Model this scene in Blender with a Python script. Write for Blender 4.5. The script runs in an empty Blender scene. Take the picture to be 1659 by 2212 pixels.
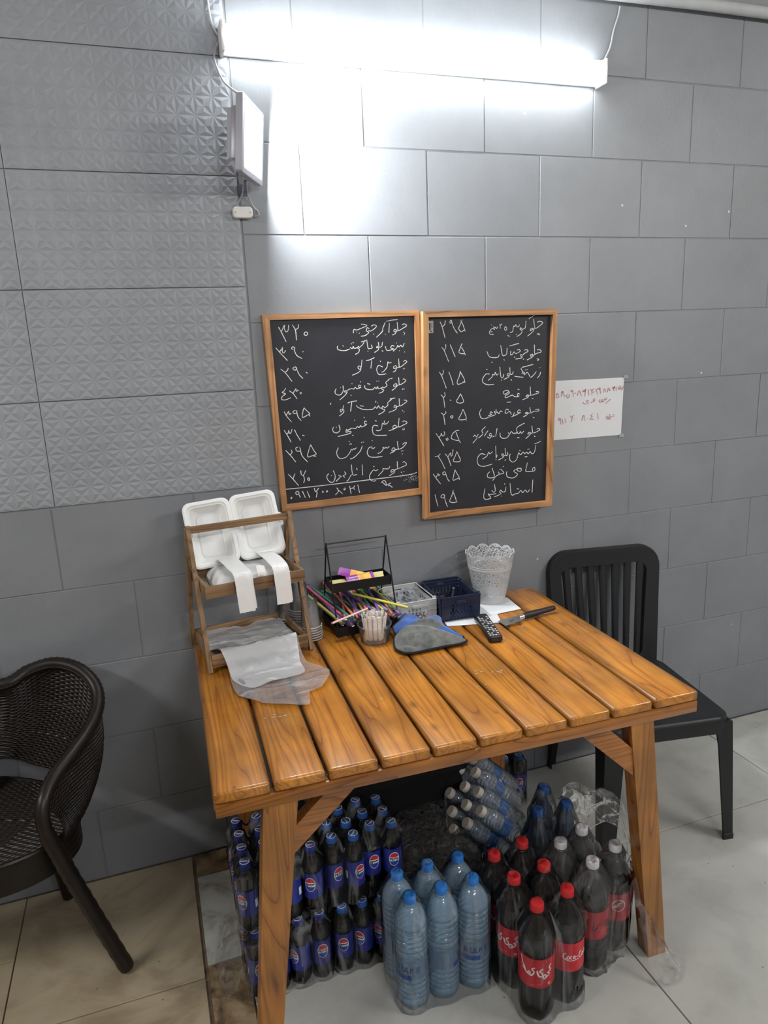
import bpy, bmesh, math, random
from math import sin, cos, pi, sqrt, radians, atan2, hypot
from mathutils import Vector, Matrix, noise
random.seed(7)
S = bpy.context.scene
# ------------------------------------------------------------------ camera
cam = bpy.data.cameras.new('camera')
cam.sensor_fit = 'HORIZONTAL'; cam.sensor_width = 36.0; cam.lens = 36 * 1528.65 / 1659
cam.clip_start = 0.02
camo = bpy.data.objects.new('camera', cam); S.collection.objects.link(camo)
_r = Vector((0.94485, -0.32496, -0.04072)); _u = Vector((0.11248, 0.20520, 0.97224)); _f = Vector((0.30758, 0.92320, -0.23043))
camo.matrix_world = Matrix(((_r.x, _u.x, -_f.x, 0.0), (_r.y, _u.y, -_f.y, -2.20166), (_r.z, _u.z, -_f.z, 1.66999), (0, 0, 0, 1)))
S.camera = camo
# ------------------------------------------------------------------ world, exposure, lights
S.view_settings.view_transform = 'Standard'; S.view_settings.look = 'None'
S.view_settings.gamma = 1.0; S.view_settings.use_curve_mapping = False
S.view_settings.exposure = 0.28
S.cycles.transparent_max_bounces = 32
S.cycles.max_bounces = 8
S.cycles.sample_clamp_indirect = 4.0
W = bpy.data.worlds.new('world'); S.world = W; W.use_nodes = True
W.node_tree.nodes['Background'].inputs[0].default_value = (0.55, 0.6, 0.7, 1)
W.node_tree.nodes['Background'].inputs[1].default_value = 0.05
TUBE_E = 34.0; FLOOD_E = 330.0
def area(name, loc, target, size, power, col=(1, 1, 1)):
    l = bpy.data.lights.new(name, 'AREA'); l.shape = 'RECTANGLE'; l.size, l.size_y = size; l.energy = power; l.color = col
    o = bpy.data.objects.new(name, l); S.collection.objects.link(o); o.location = loc
    o.rotation_euler = (Vector(target) - Vector(loc)).to_track_quat('-Z', 'Y').to_euler()
    return o
area('room_lamp_left', (-2.0, -1.35, 2.45), (0.0, -0.5, 0.2), (0.9, 0.12), 24, (1.0, 0.97, 0.93))
area('room_lamp_front_right', (3.1, -2.3, 2.68), (1.2, -0.6, 0.3), (1.2, 0.07), 34, (1.0, 0.96, 0.9))
area('room_lamp_behind', (0.9, -3.9, 2.68), (0.7, -1.0, 0.0), (1.2, 0.07), 32, (0.97, 0.98, 1.0))
# ------------------------------------------------------------------ helpers
COL = S.collection
class MB:
    def __init__(s): s.v = []; s.f = []; s.m = []; s.mi = 0
    def add(s, vs, fs, M=None):
        b = len(s.v)
        s.v += [tuple(M @ Vector(v)) for v in vs] if M is not None else [tuple(v) for v in vs]
        s.f += [tuple(b + i for i in f) for f in fs]; s.m += [s.mi] * len(fs)
        return s
    def box(s, c, d, bev=0.0, M=None, seg=2):
        x, y, z = c; a, b, h = d[0] / 2, d[1] / 2, d[2] / 2
        vs = [(x + i * a, y + j * b, z + k * h) for k in (-1, 1) for j in (-1, 1) for i in (-1, 1)]
        fs = [(0, 2, 3, 1), (4, 5, 7, 6), (0, 1, 5, 4), (2, 6, 7, 3), (0, 4, 6, 2), (1, 3, 7, 5)]
        if bev <= 0: return s.add(vs, fs, M)
        bm = bmesh.new(); bv = [bm.verts.new(v) for v in vs]
        for f in fs: bm.faces.new([bv[i] for i in f])
        bmesh.ops.bevel(bm, geom=bm.edges[:], offset=bev, segments=seg, affect='EDGES', profile=0.5)
        return s.addbm(bm, M)
    def addbm(s, bm, M=None):
        bm.verts.index_update(); bm.verts.ensure_lookup_table()
        vs = [v.co.copy() for v in bm.verts]; fs = [tuple(v.index for v in f.verts) for f in bm.faces]; bm.free()
        return s.add(vs, fs, M)
    def loft(s, rings, close=True, cap0=False, cap1=False, M=None):
        n = len(rings[0]); vs = [p for r in rings for p in r]; fs = []
        for i in range(len(rings) - 1):
            for j in range(n if close else n - 1):
                k = (j + 1) % n
                fs.append((i * n + j, i * n + k, (i + 1) * n + k, (i + 1) * n + j))
        if cap0: fs.append(tuple(range(n - 1, -1, -1)))
        if cap1: fs.append(tuple((len(rings) - 1) * n + j for j in range(n)))
        return s.add(vs, fs, M)
    def lathe(s, prof, n=24, M=None, lobes=None, cap0=False, cap1=False):
        rings = []
        for r, z in prof:
            ring = []
            for j in range(n):
                a = 2 * pi * j / n
                rr = r * (lobes(a, z) if lobes else 1)
                ring.append((rr * cos(a), rr * sin(a), z))
            rings.append(ring)
        return s.loft(rings, True, cap0, cap1, M)
    def tube(s, path, r, n=8, caps=True, M=None, sq=None):
        P = [Vector(p) for p in path]; rings = []
        up = None
        for i, p in enumerate(P):
            t = (P[min(i + 1, len(P) - 1)] - P[max(i - 1, 0)]).normalized()
            if up is None:
                up = Vector((0, 0, 1)) if abs(t.z) < 0.9 else Vector((0, 1, 0))
            a = t.cross(up)
            if a.length < 1e-6: a = t.cross(Vector((1, 0, 0)))
            a.normalize(); b = a.cross(t).normalized(); up = b
            rr = r[i] if isinstance(r, (list, tuple)) else r
            if sq:
                k = sq; rings.append([p + a * (k[0] * x) * rr + b * (k[1] * y) * rr for x, y in ((-1, -1), (1, -1), (1, 1), (-1, 1))])
            else:
                rings.append([p + a * rr * cos(2 * pi * j / n) + b * rr * sin(2 * pi * j / n) for j in range(n)])
        return s.loft(rings, True, caps, caps, M)
    def prism(s, poly, z0, z1, M=None):
        n = len(poly)
        return s.loft([[(x, y, z0) for x, y in poly], [(x, y, z1) for x, y in poly]], True, True, True, M)
    def grid(s, nu, nv, fn, skip=None, M=None):
        vs = [fn(i / nu, j / nv) for j in range(nv + 1) for i in range(nu + 1)]
        fs = [(j * (nu + 1) + i, j * (nu + 1) + i + 1, (j + 1) * (nu + 1) + i + 1, (j + 1) * (nu + 1) + i)
              for j in range(nv) for i in range(nu) if not (skip and skip((i + .5) / nu, (j + .5) / nv))]
        return s.add(vs, fs, M)
    def mesh(s, name, mats, smooth=35):
        me = bpy.data.meshes.new(name); me.from_pydata(s.v, [], s.f)
        for m in (mats if isinstance(mats, (list, tuple)) else [mats]): me.materials.append(m)
        if any(s.m): me.polygons.foreach_set('material_index', s.m)
        bm = bmesh.new(); bm.from_mesh(me)
        bmesh.ops.recalc_face_normals(bm, faces=bm.faces[:]); bm.to_mesh(me); bm.free()
        if smooth:
            me.shade_smooth(); me.set_sharp_from_angle(angle=radians(smooth))
        me.update(); return me
def link(name, me, parent=None, M=None):
    o = bpy.data.objects.new(name, me); COL.objects.link(o)
    if parent is not None: o.parent = parent
    if M is not None: o.matrix_local = M
    return o
def tag(o, label=None, cat=None, group=None, kind=None):
    if label: o['label'] = label
    if cat: o['category'] = cat
    if group: o['group'] = group
    if kind: o['kind'] = kind
    return o
def thing(name, label, cat, loc=(0, 0, 0), rz=0.0, group=None):
    o = bpy.data.objects.new(name, None); COL.objects.link(o); o.location = loc; o.rotation_euler = (0, 0, rz)
    o.empty_display_size = 0.05
    return tag(o, label, cat, group)
def part(name, mb, mat, parent, smooth=35, label=None, kind=None, M=None):
    o = link(name, mb.mesh(name, mat, smooth), parent, M)
    return tag(o, label, kind=kind)
def copy_tree(o, parent=None):
    c = o.copy(); COL.objects.link(c); c.parent = parent
    for ch in kids.get(o.name, []): copy_tree(ch, c)
    return c
kids = {}
def index_kids(o):
    kids[o.name] = list(o.children)
    for c in o.children: index_kids(c)
def dup(root, label, loc=None, rz=None, M=None):
    c = copy_tree(root); c['label'] = label
    if M is not None: c.matrix_world = M
    else: c.location = loc; c.rotation_euler = (0, 0, rz or 0)
    return c
def rrect(w, h, r, k=5, cx=0.0, cy=0.0):
    pts = []
    for (sx, sy, a0) in ((1, 1, 0), (-1, 1, pi / 2), (-1, -1, pi), (1, -1, 3 * pi / 2)):
        for i in range(k + 1):
            a = a0 + pi / 2 * i / k
            pts.append((cx + sx * (w / 2 - r) + r * cos(a), cy + sy * (h / 2 - r) + r * sin(a)))
    return pts
def NZ(x, y, z=0.0): return noise.noise(Vector((x, y, z)))
def interp(tab, x):
    if x <= tab[0][0]: return tab[0][1]
    for (a, b), (c, d) in zip(tab, tab[1:]):
        if x <= c: return b + (d - b) * (x - a) / (c - a)
    return tab[-1][1]
def catmull(P, n):
    P = [Vector(p) for p in P]; out = []
    Q = [P[0] * 2 - P[1]] + P + [P[-1] * 2 - P[-2]]
    for i in range(1, len(Q) - 2):
        for k in range(n):
            t = k / n; a, b, c, d = Q[i - 1:i + 3]
            out.append(0.5 * ((2 * b) + (c - a) * t + (2 * a - 5 * b + 4 * c - d) * t * t + (3 * b - a - 3 * c + d) * t ** 3))
    out.append(P[-1]); return out
# ------------------------------------------------------------------ materials
def new_mat(name):
    m = bpy.data.materials.new(name); m.use_nodes = True; nt = m.node_tree
    return m, nt, nt.nodes, nt.links, nt.nodes['Principled BSDF']
def N(ns, t, **kw):
    n = ns.new(t)
    for k, v in kw.items():
        if k.startswith('i_'): n.inputs[k[2:].replace('_', ' ')].default_value = v
        else: setattr(n, k, v)
    return n
def mat(name, col, rough=0.5, metal=0.0, var=0.0, vscale=20.0, bump=0.0, bscale=200.0, coat=0.0, spec=0.5, trans=0.0, ior=1.45, emit=None, es=0.0, sss=0.0):
    m, nt, ns, ls, b = new_mat(name)
    b.inputs['Base Color'].default_value = (*col, 1); b.inputs['Roughness'].default_value = rough
    b.inputs['Metallic'].default_value = metal; b.inputs['Specular IOR Level'].default_value = spec
    b.inputs['Coat Weight'].default_value = coat; b.inputs['Coat Roughness'].default_value = 0.08
    b.inputs['Transmission Weight'].default_value = trans; b.inputs['IOR'].default_value = ior
    if emit: b.inputs['Emission Color'].default_value = (*emit, 1); b.inputs['Emission Strength'].default_value = es
    tc = N(ns, 'ShaderNodeTexCoord')
    if var > 0:
        n = N(ns, 'ShaderNodeTexNoise', i_Scale=vscale, i_Detail=6.0, i_Roughness=0.6); ls.new(tc.outputs['Object'], n.inputs['Vector'])
        mr = N(ns, 'ShaderNodeMapRange', i_From_Min=0.3, i_From_Max=0.7, i_To_Min=1 - var, i_To_Max=1 + var); ls.new(n.outputs['Fac'], mr.inputs['Value'])
        mx = N(ns, 'ShaderNodeVectorMath', operation='SCALE'); mx.inputs[0].default_value = col; ls.new(mr.outputs[0], mx.inputs['Scale'])
        ls.new(mx.outputs[0], b.inputs['Base Color'])
    if bump > 0:
        n = N(ns, 'ShaderNodeTexNoise', i_Scale=bscale, i_Detail=4.0); ls.new(tc.outputs['Object'], n.inputs['Vector'])
        bp = N(ns, 'ShaderNodeBump', i_Strength=bump, i_Distance=0.002); ls.new(n.outputs['Fac'], bp.inputs['Height']); ls.new(bp.outputs[0], b.inputs['Normal'])
    return m
def clear_mat(name, tint=(0.9, 0.95, 1.0), body=(0.8, 0.85, 0.9), body_fac=0.12, gloss_rough=0.06, ior=1.5, wrinkle=0.0, wscale=30.0, stretch=(1, 1, 1)):
    """thin clear plastic: see-through, with a real Fresnel reflection and a little milky body"""
    m, nt, ns, ls, b = new_mat(name); out = ns['Material Output']
    tr = N(ns, 'ShaderNodeBsdfTransparent'); tr.inputs[0].default_value = (*tint, 1)
    b.inputs['Base Color'].default_value = (*body, 1); b.inputs['Roughness'].default_value = 0.3
    gl = N(ns, 'ShaderNodeBsdfGlossy', i_Roughness=gloss_rough)
    fr = N(ns, 'ShaderNodeFresnel', i_IOR=ior)
    m1 = N(ns, 'ShaderNodeMixShader'); m1.inputs[0].default_value = body_fac
    ls.new(tr.outputs[0], m1.inputs[1]); ls.new(b.outputs[0], m1.inputs[2])
    m2 = N(ns, 'ShaderNodeMixShader'); ls.new(fr.outputs[0], m2.inputs[0]); ls.new(m1.outputs[0], m2.inputs[1]); ls.new(gl.outputs[0], m2.inputs[2])
    ls.new(m2.outputs[0], out.inputs['Surface'])
    if wrinkle > 0:
        tc = N(ns, 'ShaderNodeTexCoord'); mp = N(ns, 'ShaderNodeMapping'); mp.inputs['Scale'].default_value = stretch
        ls.new(tc.outputs['Object'], mp.inputs[0])
        n = N(ns, 'ShaderNodeTexNoise', i_Scale=wscale, i_Detail=5.0, i_Distortion=1.2); ls.new(mp.outputs[0], n.inputs['Vector'])
        bp = N(ns, 'ShaderNodeBump', i_Strength=wrinkle, i_Distance=0.01); ls.new(n.outputs['Fac'], bp.inputs['Height'])
        for q in (gl, fr, b): ls.new(bp.outputs[0], q.inputs['Normal'])
        cr = N(ns, 'ShaderNodeValToRGB'); cr.color_ramp.elements[0].position = 0.54; cr.color_ramp.elements[1].position = 0.74
        cr.color_ramp.elements[0].color = (body_fac, ) * 3 + (1,); cr.color_ramp.elements[1].color = (min(1, max(body_fac * 2.2, .22)), ) * 3 + (1,)
        ls.new(n.outputs['Fac'], cr.inputs[0]); ls.new(cr.outputs[0], m1.inputs[0])
    return m
def wood_mat(name, dark, mid, light, rings=10.0, axis=1, rough=0.3, coat=0.0, gscale=1.0, var=0.25, edge=False):
    m, nt, ns, ls, b = new_mat(name)
    tc = N(ns, 'ShaderNodeTexCoord'); oi = N(ns, 'ShaderNodeObjectInfo')
    off = N(ns, 'ShaderNodeVectorMath', operation='SCALE'); off.inputs[0].default_value = (13.7, 9.1, 5.3); ls.new(oi.outputs['Random'], off.inputs['Scale'])
    ad = N(ns, 'ShaderNodeVectorMath', operation='ADD'); ls.new(tc.outputs['Object'], ad.inputs[0]); ls.new(off.outputs[0], ad.inputs[1])
    mp = N(ns, 'ShaderNodeMapping'); sc = [11.0 * gscale] * 3; sc[axis] = 0.85 * gscale; mp.inputs['Scale'].default_value = sc; ls.new(ad.outputs[0], mp.inputs[0])
    n1 = N(ns, 'ShaderNodeTexNoise', i_Scale=1.0, i_Detail=1.5, i_Roughness=0.4, i_Distortion=0.5); ls.new(mp.outputs[0], n1.inputs['Vector'])
    mu = N(ns, 'ShaderNodeMath', operation='MULTIPLY'); mu.inputs[1].default_value = rings * 2.2; ls.new(n1.outputs['Fac'], mu.inputs[0])
    fr = N(ns, 'ShaderNodeMath', operation='FRACT'); ls.new(mu.outputs[0], fr.inputs[0])
    cr = N(ns, 'ShaderNodeValToRGB'); e = cr.color_ramp.elements
    e[0].position = 0.0; e[0].color = (*dark, 1); e[1].position = 1.0; e[1].color = (*mid, 1)
    k = e.new(0.10); k.color = (*mid, 1); k = e.new(0.55); k.color = (*light, 1)
    ls.new(fr.outputs[0], cr.inputs[0])
    mp2 = N(ns, 'ShaderNodeMapping'); sc = [160.0] * 3; sc[axis] = 5.0; mp2.inputs['Scale'].default_value = sc; ls.new(ad.outputs[0], mp2.inputs[0])
    n2 = N(ns, 'ShaderNodeTexNoise', i_Scale=1.0, i_Detail=3.0); ls.new(mp2.outputs[0], n2.inputs['Vector'])
    mr = N(ns, 'ShaderNodeMapRange', i_From_Min=0.3, i_From_Max=0.7, i_To_Min=0.8, i_To_Max=1.12); ls.new(n2.outputs['Fac'], mr.inputs['Value'])
    n3 = N(ns, 'ShaderNodeTexNoise', i_Scale=7.0, i_Detail=3.0); ls.new(ad.outputs[0], n3.inputs['Vector'])
    mr3 = N(ns, 'ShaderNodeMapRange', i_From_Min=0.3, i_From_Max=0.7, i_To_Min=1 - var, i_To_Max=1 + var); ls.new(n3.outputs['Fac'], mr3.inputs['Value'])
    # knots: small dark discs
    mpk = N(ns, 'ShaderNodeMapping'); sk = [9.0] * 3; sk[axis] = 5.0; mpk.inputs['Scale'].default_value = sk; ls.new(ad.outputs[0], mpk.inputs[0])
    vo = N(ns, 'ShaderNodeTexVoronoi', i_Scale=1.0); ls.new(mpk.outputs[0], vo.inputs['Vector'])
    mk = N(ns, 'ShaderNodeMapRange', i_From_Min=0.03, i_From_Max=0.13, i_To_Min=0.45, i_To_Max=1.0); ls.new(vo.outputs['Distance'], mk.inputs['Value'])
    m1 = N(ns, 'ShaderNodeMath', operation='MULTIPLY'); ls.new(mr.outputs[0], m1.inputs[0]); ls.new(mr3.outputs[0], m1.inputs[1])
    m2 = N(ns, 'ShaderNodeMath', operation='MULTIPLY'); ls.new(m1.outputs[0], m2.inputs[0]); ls.new(mk.outputs[0], m2.inputs[1])
    if edge:     # darker stain that has gathered along the plank edges
        sx = N(ns, 'ShaderNodeSeparateXYZ'); ls.new(tc.outputs['Object'], sx.inputs[0])
        ab = N(ns, 'ShaderNodeMath', operation='ABSOLUTE'); ls.new(sx.outputs[0], ab.inputs[0])
        wv_ = N(ns, 'ShaderNodeMath', operation='MULTIPLY_ADD'); wv_.inputs[1].default_value = 0.02; ls.new(n3.outputs['Fac'], wv_.inputs[0]); ls.new(ab.outputs[0], wv_.inputs[2])
        me_ = N(ns, 'ShaderNodeMapRange', i_From_Min=0.050, i_From_Max=0.068, i_To_Min=1.0, i_To_Max=0.55); ls.new(wv_.outputs[0], me_.inputs['Value'])
        m3 = N(ns, 'ShaderNodeMath', operation='MULTIPLY'); ls.new(m2.outputs[0], m3.inputs[0]); ls.new(me_.outputs[0], m3.inputs[1]); m2 = m3
    vm = N(ns, 'ShaderNodeVectorMath', operation='SCALE'); ls.new(cr.outputs[0], vm.inputs[0]); ls.new(m2.outputs[0], vm.inputs['Scale'])
    ls.new(vm.outputs[0], b.inputs['Base Color'])
    b.inputs['Roughness'].default_value = rough; b.inputs['Coat Weight'].default_value = coat; b.inputs['Coat Roughness'].default_value = 0.16
    bp = N(ns, 'ShaderNodeBump', i_Strength=0.25, i_Distance=0.001); ls.new(n2.outputs['Fac'], bp.inputs['Height']); ls.new(bp.outputs[0], b.inputs['Normal'])
    return m
def wall_paint(name, col):
    m, nt, ns, ls, b = new_mat(name)
    g = N(ns, 'ShaderNodeNewGeometry')
    n = N(ns, 'ShaderNodeTexNoise', i_Scale=3.0, i_Detail=8.0, i_Roughness=0.65); ls.new(g.outputs['Position'], n.inputs['Vector'])
    mr = N(ns, 'ShaderNodeMapRange', i_From_Min=0.3, i_From_Max=0.7, i_To_Min=0.9, i_To_Max=1.1); ls.new(n.outputs['Fac'], mr.inputs['Value'])
    # small chips and scuffs of pale plaster
    v = N(ns, 'ShaderNodeTexVoronoi', i_Scale=7.0); ls.new(g.outputs['Position'], v.inputs['Vector'])
    mk = N(ns, 'ShaderNodeMapRange', i_From_Min=0.02, i_From_Max=0.035, i_To_Min=1.0, i_To_Max=0.0); ls.new(v.outputs['Distance'], mk.inputs['Value'])
    vm = N(ns, 'ShaderNodeVectorMath', operation='SCALE'); vm.inputs[0].default_value = col; ls.new(mr.outputs[0], vm.inputs['Scale'])
    mx = N(ns, 'ShaderNodeMix', data_type='RGBA'); mx.inputs['B'].default_value = (0.55, 0.56, 0.57, 1)
    ls.new(mk.outputs[0], mx.inputs['Factor']); ls.new(vm.outputs[0], mx.inputs['A']); ls.new(mx.outputs['Result'], b.inputs['Base Color'])
    b.inputs['Roughness'].default_value = 0.52
    n2 = N(ns, 'ShaderNodeTexNoise', i_Scale=90.0, i_Detail=6.0); ls.new(g.outputs['Position'], n2.inputs['Vector'])
    n3 = N(ns, 'ShaderNodeTexNoise', i_Scale=14.0, i_Detail=4.0); ls.new(g.outputs['Position'], n3.inputs['Vector'])
    ad = N(ns, 'ShaderNodeMath', operation='ADD'); ls.new(n2.outputs['Fac'], ad.inputs[0]); ls.new(n3.outputs['Fac'], ad.inputs[1])
    bp = N(ns, 'ShaderNodeBump', i_Strength=0.35, i_Distance=0.0012); ls.new(ad.outputs[0], bp.inputs['Height']); ls.new(bp.outputs[0], b.inputs['Normal'])
    return m
def stone_mat(name, cols, scale, rough=0.35, vein=0.3):
    m, nt, ns, ls, b = new_mat(name)
    g = N(ns, 'ShaderNodeNewGeometry')
    n = N(ns, 'ShaderNodeTexNoise', i_Scale=scale, i_Detail=9.0, i_Roughness=0.62, i_Distortion=vein); ls.new(g.outputs['Position'], n.inputs['Vector'])
    cr = N(ns, 'ShaderNodeValToRGB'); e = cr.color_ramp.elements
    e[0].position = 0.34; e[0].color = (*cols[0], 1); e[1].position = 0.66; e[1].color = (*cols[-1], 1)
    if len(cols) == 3: k = e.new(0.5); k.color = (*cols[1], 1)
    ls.new(n.outputs['Fac'], cr.inputs[0])
    v = N(ns, 'ShaderNodeTexVoronoi', i_Scale=16.0); ls.new(g.outputs['Position'], v.inputs['Vector'])
    mk = N(ns, 'ShaderNodeMapRange', i_From_Min=0.035, i_From_Max=0.05, i_To_Min=0.45, i_To_Max=1.0); ls.new(v.outputs['Distance'], mk.inputs['Value'])
    vm = N(ns, 'ShaderNodeVectorMath', operation='SCALE'); ls.new(cr.outputs[0], vm.inputs[0]); ls.new(mk.outputs[0], vm.inputs['Scale'])
    ls.new(vm.outputs[0], b.inputs['Base Color']); b.inputs['Roughness'].default_value = rough
    return m
M_wall = wall_paint('grey_wall_paint', (0.205, 0.215, 0.232))
M_panel = wall_paint('grey_panel_paint', (0.275, 0.289, 0.312))
M_roomwall = mat('room_wall_paint', (0.45, 0.44, 0.42), 0.8, bump=0.1)
M_ceil = mat('ceiling_sheet', (0.38, 0.39, 0.4), 0.6, var=0.06, bump=0.2, bscale=40)
M_grout = mat('brown_grout', (0.17, 0.12, 0.085), 0.9, var=.4, vscale=30)
M_tile_grey = stone_mat('grey_floor_tile', [(0.37, 0.37, 0.34), (0.44, 0.44, 0.41), (0.475, 0.475, 0.44)], 5.0, 0.3)
M_tile_beige = stone_mat('beige_floor_tile', [(0.27, 0.21, 0.135), (0.38, 0.315, 0.215), (0.42, 0.355, 0.25)], 3.2, 0.34, 1.4)
M_strip_w = stone_mat('worn_white_stone', [(0.20, 0.17, 0.13), (0.45, 0.45, 0.42), (0.5, 0.5, 0.47)], 9.0, 0.6)
M_strip_b = stone_mat('glue_stained_stone', [(0.06, 0.035, 0.018), (0.22, 0.15, 0.08), (0.36, 0.28, 0.17)], 11.0, 0.75, 0.8)
M_table = wood_mat('varnished_orange_pine', (0.22, 0.065, 0.008), (0.385, 0.138, 0.0155), (0.49, 0.195, 0.023), 6.0, 1, 0.32, 0.45, 1.0, 0.26, True)
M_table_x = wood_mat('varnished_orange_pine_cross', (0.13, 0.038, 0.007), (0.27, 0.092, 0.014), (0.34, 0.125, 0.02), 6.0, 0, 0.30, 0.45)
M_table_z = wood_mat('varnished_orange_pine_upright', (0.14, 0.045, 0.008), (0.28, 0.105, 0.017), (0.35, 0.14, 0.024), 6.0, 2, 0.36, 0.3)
M_rack = wood_mat('brown_stained_wood', (0.07, 0.033, 0.014), (0.21, 0.122, 0.058), (0.28, 0.17, 0.085), 6.0, 2, 0.6)
M_rack_x = wood_mat('brown_stained_wood_cross', (0.07, 0.033, 0.014), (0.19, 0.105, 0.048), (0.26, 0.155, 0.075), 6.0, 0, 0.6)
M_frame_x = wood_mat('board_frame_wood_cross', (0.16, 0.062, 0.02), (0.36, 0.17, 0.065), (0.46, 0.235, 0.1), 4.0, 0, 0.5)
M_frame_z = wood_mat('board_frame_wood', (0.16, 0.062, 0.02), (0.38, 0.18, 0.07), (0.48, 0.25, 0.105), 4.0, 2, 0.5)
# ------------------------------------------------------------------ room shell
X0, X1, Y0, ZC = -2.6, 4.2, -4.6, 2.735
def slab(name, c, d, m, kind='structure'):
    o = link(name, MB().box(c, d).mesh(name, m, 0)); o['kind'] = kind; return o
wb = slab("wall_back", ((X0 + X1) / 2, 0.0578, ZC / 2 + .05), (X1 - X0 + .2, 0.11, ZC + .1), M_wall)
slab('wall_left', (X0 - .05, Y0 / 2, ZC / 2), (0.1, -Y0 + .1, ZC), M_roomwall)
slab('wall_right', (X1 + .05, Y0 / 2, ZC / 2), (0.1, -Y0 + .1, ZC), M_roomwall)
slab('wall_front', ((X0 + X1) / 2, Y0 - .05, ZC / 2), (X1 - X0, 0.1, ZC), M_roomwall)
slab('ceiling', ((X0 + X1) / 2, Y0 / 2, ZC + .05), (X1 - X0 + .2, -Y0 + .2, 0.1), M_ceil)
fl = slab('floor', ((X0 + X1) / 2, Y0 / 2, -0.06), (X1 - X0 + .2, -Y0 + .2, 0.105), M_grout)
mb = MB(); mb.tube([(X0, -0.022, ZC - 0.012), (1.2, -0.022, ZC - 0.014), (1.9, -0.03, ZC - 0.008), (X1, -0.03, ZC - 0.008)], 0.02, 12)
o = part('trim_1', mb, M_ceil, None); o['kind'] = 'structure'
# painted concrete blocks: face at y = 0, shallow joints, slightly uneven
PR = 0.332       # right edge of the embossed panels
rb = random.Random(3); bcache = {}
def block(x0, x1, z0, z1, par):
    w, h = x1 - x0 - 0.0028, z1 - z0 - 0.0028
    key = (round(w, 3), round(h, 3))
    if key not in bcache: bcache[key] = MB().box((0, 0, 0), (w, 0.012, h), 0.0016, seg=1).mesh('block', M_wall, 0)
    o = link('block', bcache[key], par)
    o.location = ((x0 + x1) / 2, 0.0065 + rb.uniform(-.0007, .0007), (z0 + z1) / 2)
rows = [0.003] + [0.247 + 0.25 * k for k in range(10)] 
rows = [z for z in rows if z < ZC - .02] + [ZC - 0.002]
for i in range(len(rows) - 1):
    off = 0.72 if i % 2 == 1 else 0.92
    xs = [off + 0.4 * k for k in range(-9, 9)]
    for xa, xb in zip(xs, xs[1:]):
        if xb < -2.2 or xa > 4.1: continue
        z0, z1 = rows[i], rows[i + 1]
        if z1 > 1.26 and xa < PR + 0.002:
            if xb < PR + .05: 
                if z0 < 1.25 and z1 > 1.25 and 1.25 - z0 > .01: block(xa, xb, z0, 1.248, wb)
                continue
            if z0 >= 1.2: xa = PR + 0.004
        block(xa, xb, z0, z1, wb)
# embossed star panels 60 x 30 cm
def star_panel(nx, nz, h=0.0032, P=0.05):
    V = {}; vs = []; fs = []
    def vid(x, z, y):
        k = (round(x, 4), round(z, 4))
        if k not in V: V[k] = len(vs); vs.append((x, y, z))
        return V[k]
    rr = random.Random(5)
    a = 0.2
    for i in range(nx):
        for j in range(nz):
            x, z = i * P, j * P
            c = [vid(x, z, 0), vid(x + P, z, 0), vid(x + P, z + P, 0), vid(x, z + P, 0)]
            m = [vid(x + P / 2, z, -.0006), vid(x + P, z + P / 2, -.0006), vid(x + P / 2, z + P, -.0006), vid(x, z + P / 2, -.0006)]
            r = [vid(x + P / 2, z + a * P, -h), vid(x + P - a * P, z + P / 2, -h), vid(x + P / 2, z + P - a * P, -h), vid(x + a * P, z + P / 2, -h)]
            o = vid(x + P / 2, z + P / 2, -.0012)
            for k in range(4):
                k2 = (k + 1) % 4
                fs += [(c[k], m[k], r[k]), (m[k], c[k2], r[k]), (c[k], r[k], o), (r[k], c[k2], o)]
    return vs, fs
pcache = {}
def panel(x0, nx, z0, nz, hz):
    if (nx, nz) not in pcache:
        b = MB(); vs, fs = star_panel(nx, nz); b.add(vs, fs)
        w, h = nx * .05, nz * .05
        b.add([(0, 0, 0), (w, 0, 0), (w, 0, h), (0, 0, h), (0, .0062, 0), (w, .0062, 0), (w, .0062, h), (0, .0062, h)],
              [(0, 1, 5, 4), (1, 2, 6, 5), (2, 3, 7, 6), (3, 0, 4, 7)])
        pcache[(nx, nz)] = b.mesh('embossed_panel', M_panel, 0)
    o = link('embossed_panel', pcache[(nx, nz)], wb)
    o.location = (x0 + .001, -0.0012 + rb.uniform(-.0006, .0006), z0 + .0015)
    o.scale = ((nx * .05 - .002) / (nx * .05), 1, hz / (nz * .05))
pz = [1.2505, 1.5515, 1.8515, 2.1535, 2.4585]
for j, z in enumerate(pz):
    nz = 6 if j < 4 else 5
    hz = (pz[j + 1] - z - .003) if j < 4 else .25
    for i in range(4): panel(PR - .6 * (i + 1), 12, z, nz, hz)
# floor tiles
tr_ = random.Random(9); tcache = {}
def tile(name, x0, x1, y0, y1, m, z=0.0, gap=0.004):
    w, d = x1 - x0 - gap, y1 - y0 - gap; k = (name, m.name, round(w, 3), round(d, 3))
    if k not in tcache: tcache[k] = MB().box((0, 0, 0), (w, d, 0.008), 0.0006, seg=1).mesh(name, m, 0)
    o = link(name, tcache[k], fl); o.location = ((x0 + x1) / 2, (y0 + y1) / 2, z - 0.004 + tr_.uniform(-.0002, 0.0)); return o
gx = [0.108, 1.117, 2.124, 3.131, 4.138]
gy = [-0.002, -0.488, -1.494, -2.5, -3.506, -4.5]
for xa, xb in zip(gx, gx[1:]):
    for ya, yb in zip(gy[1:], gy): tile('floor_tile', xa, xb, ya, yb, M_tile_grey)
bx = [-2.55, -1.52, -0.519, -0.008]
byA = [-0.002, -0.513, -1.02, -1.53, -2.04, -2.55, -3.06, -3.57, -4.08, -4.55]
byB = [-0.002, -0.254, -0.76, -1.27, -1.78, -2.29, -2.8, -3.31, -3.82, -4.33, -4.55]
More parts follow.
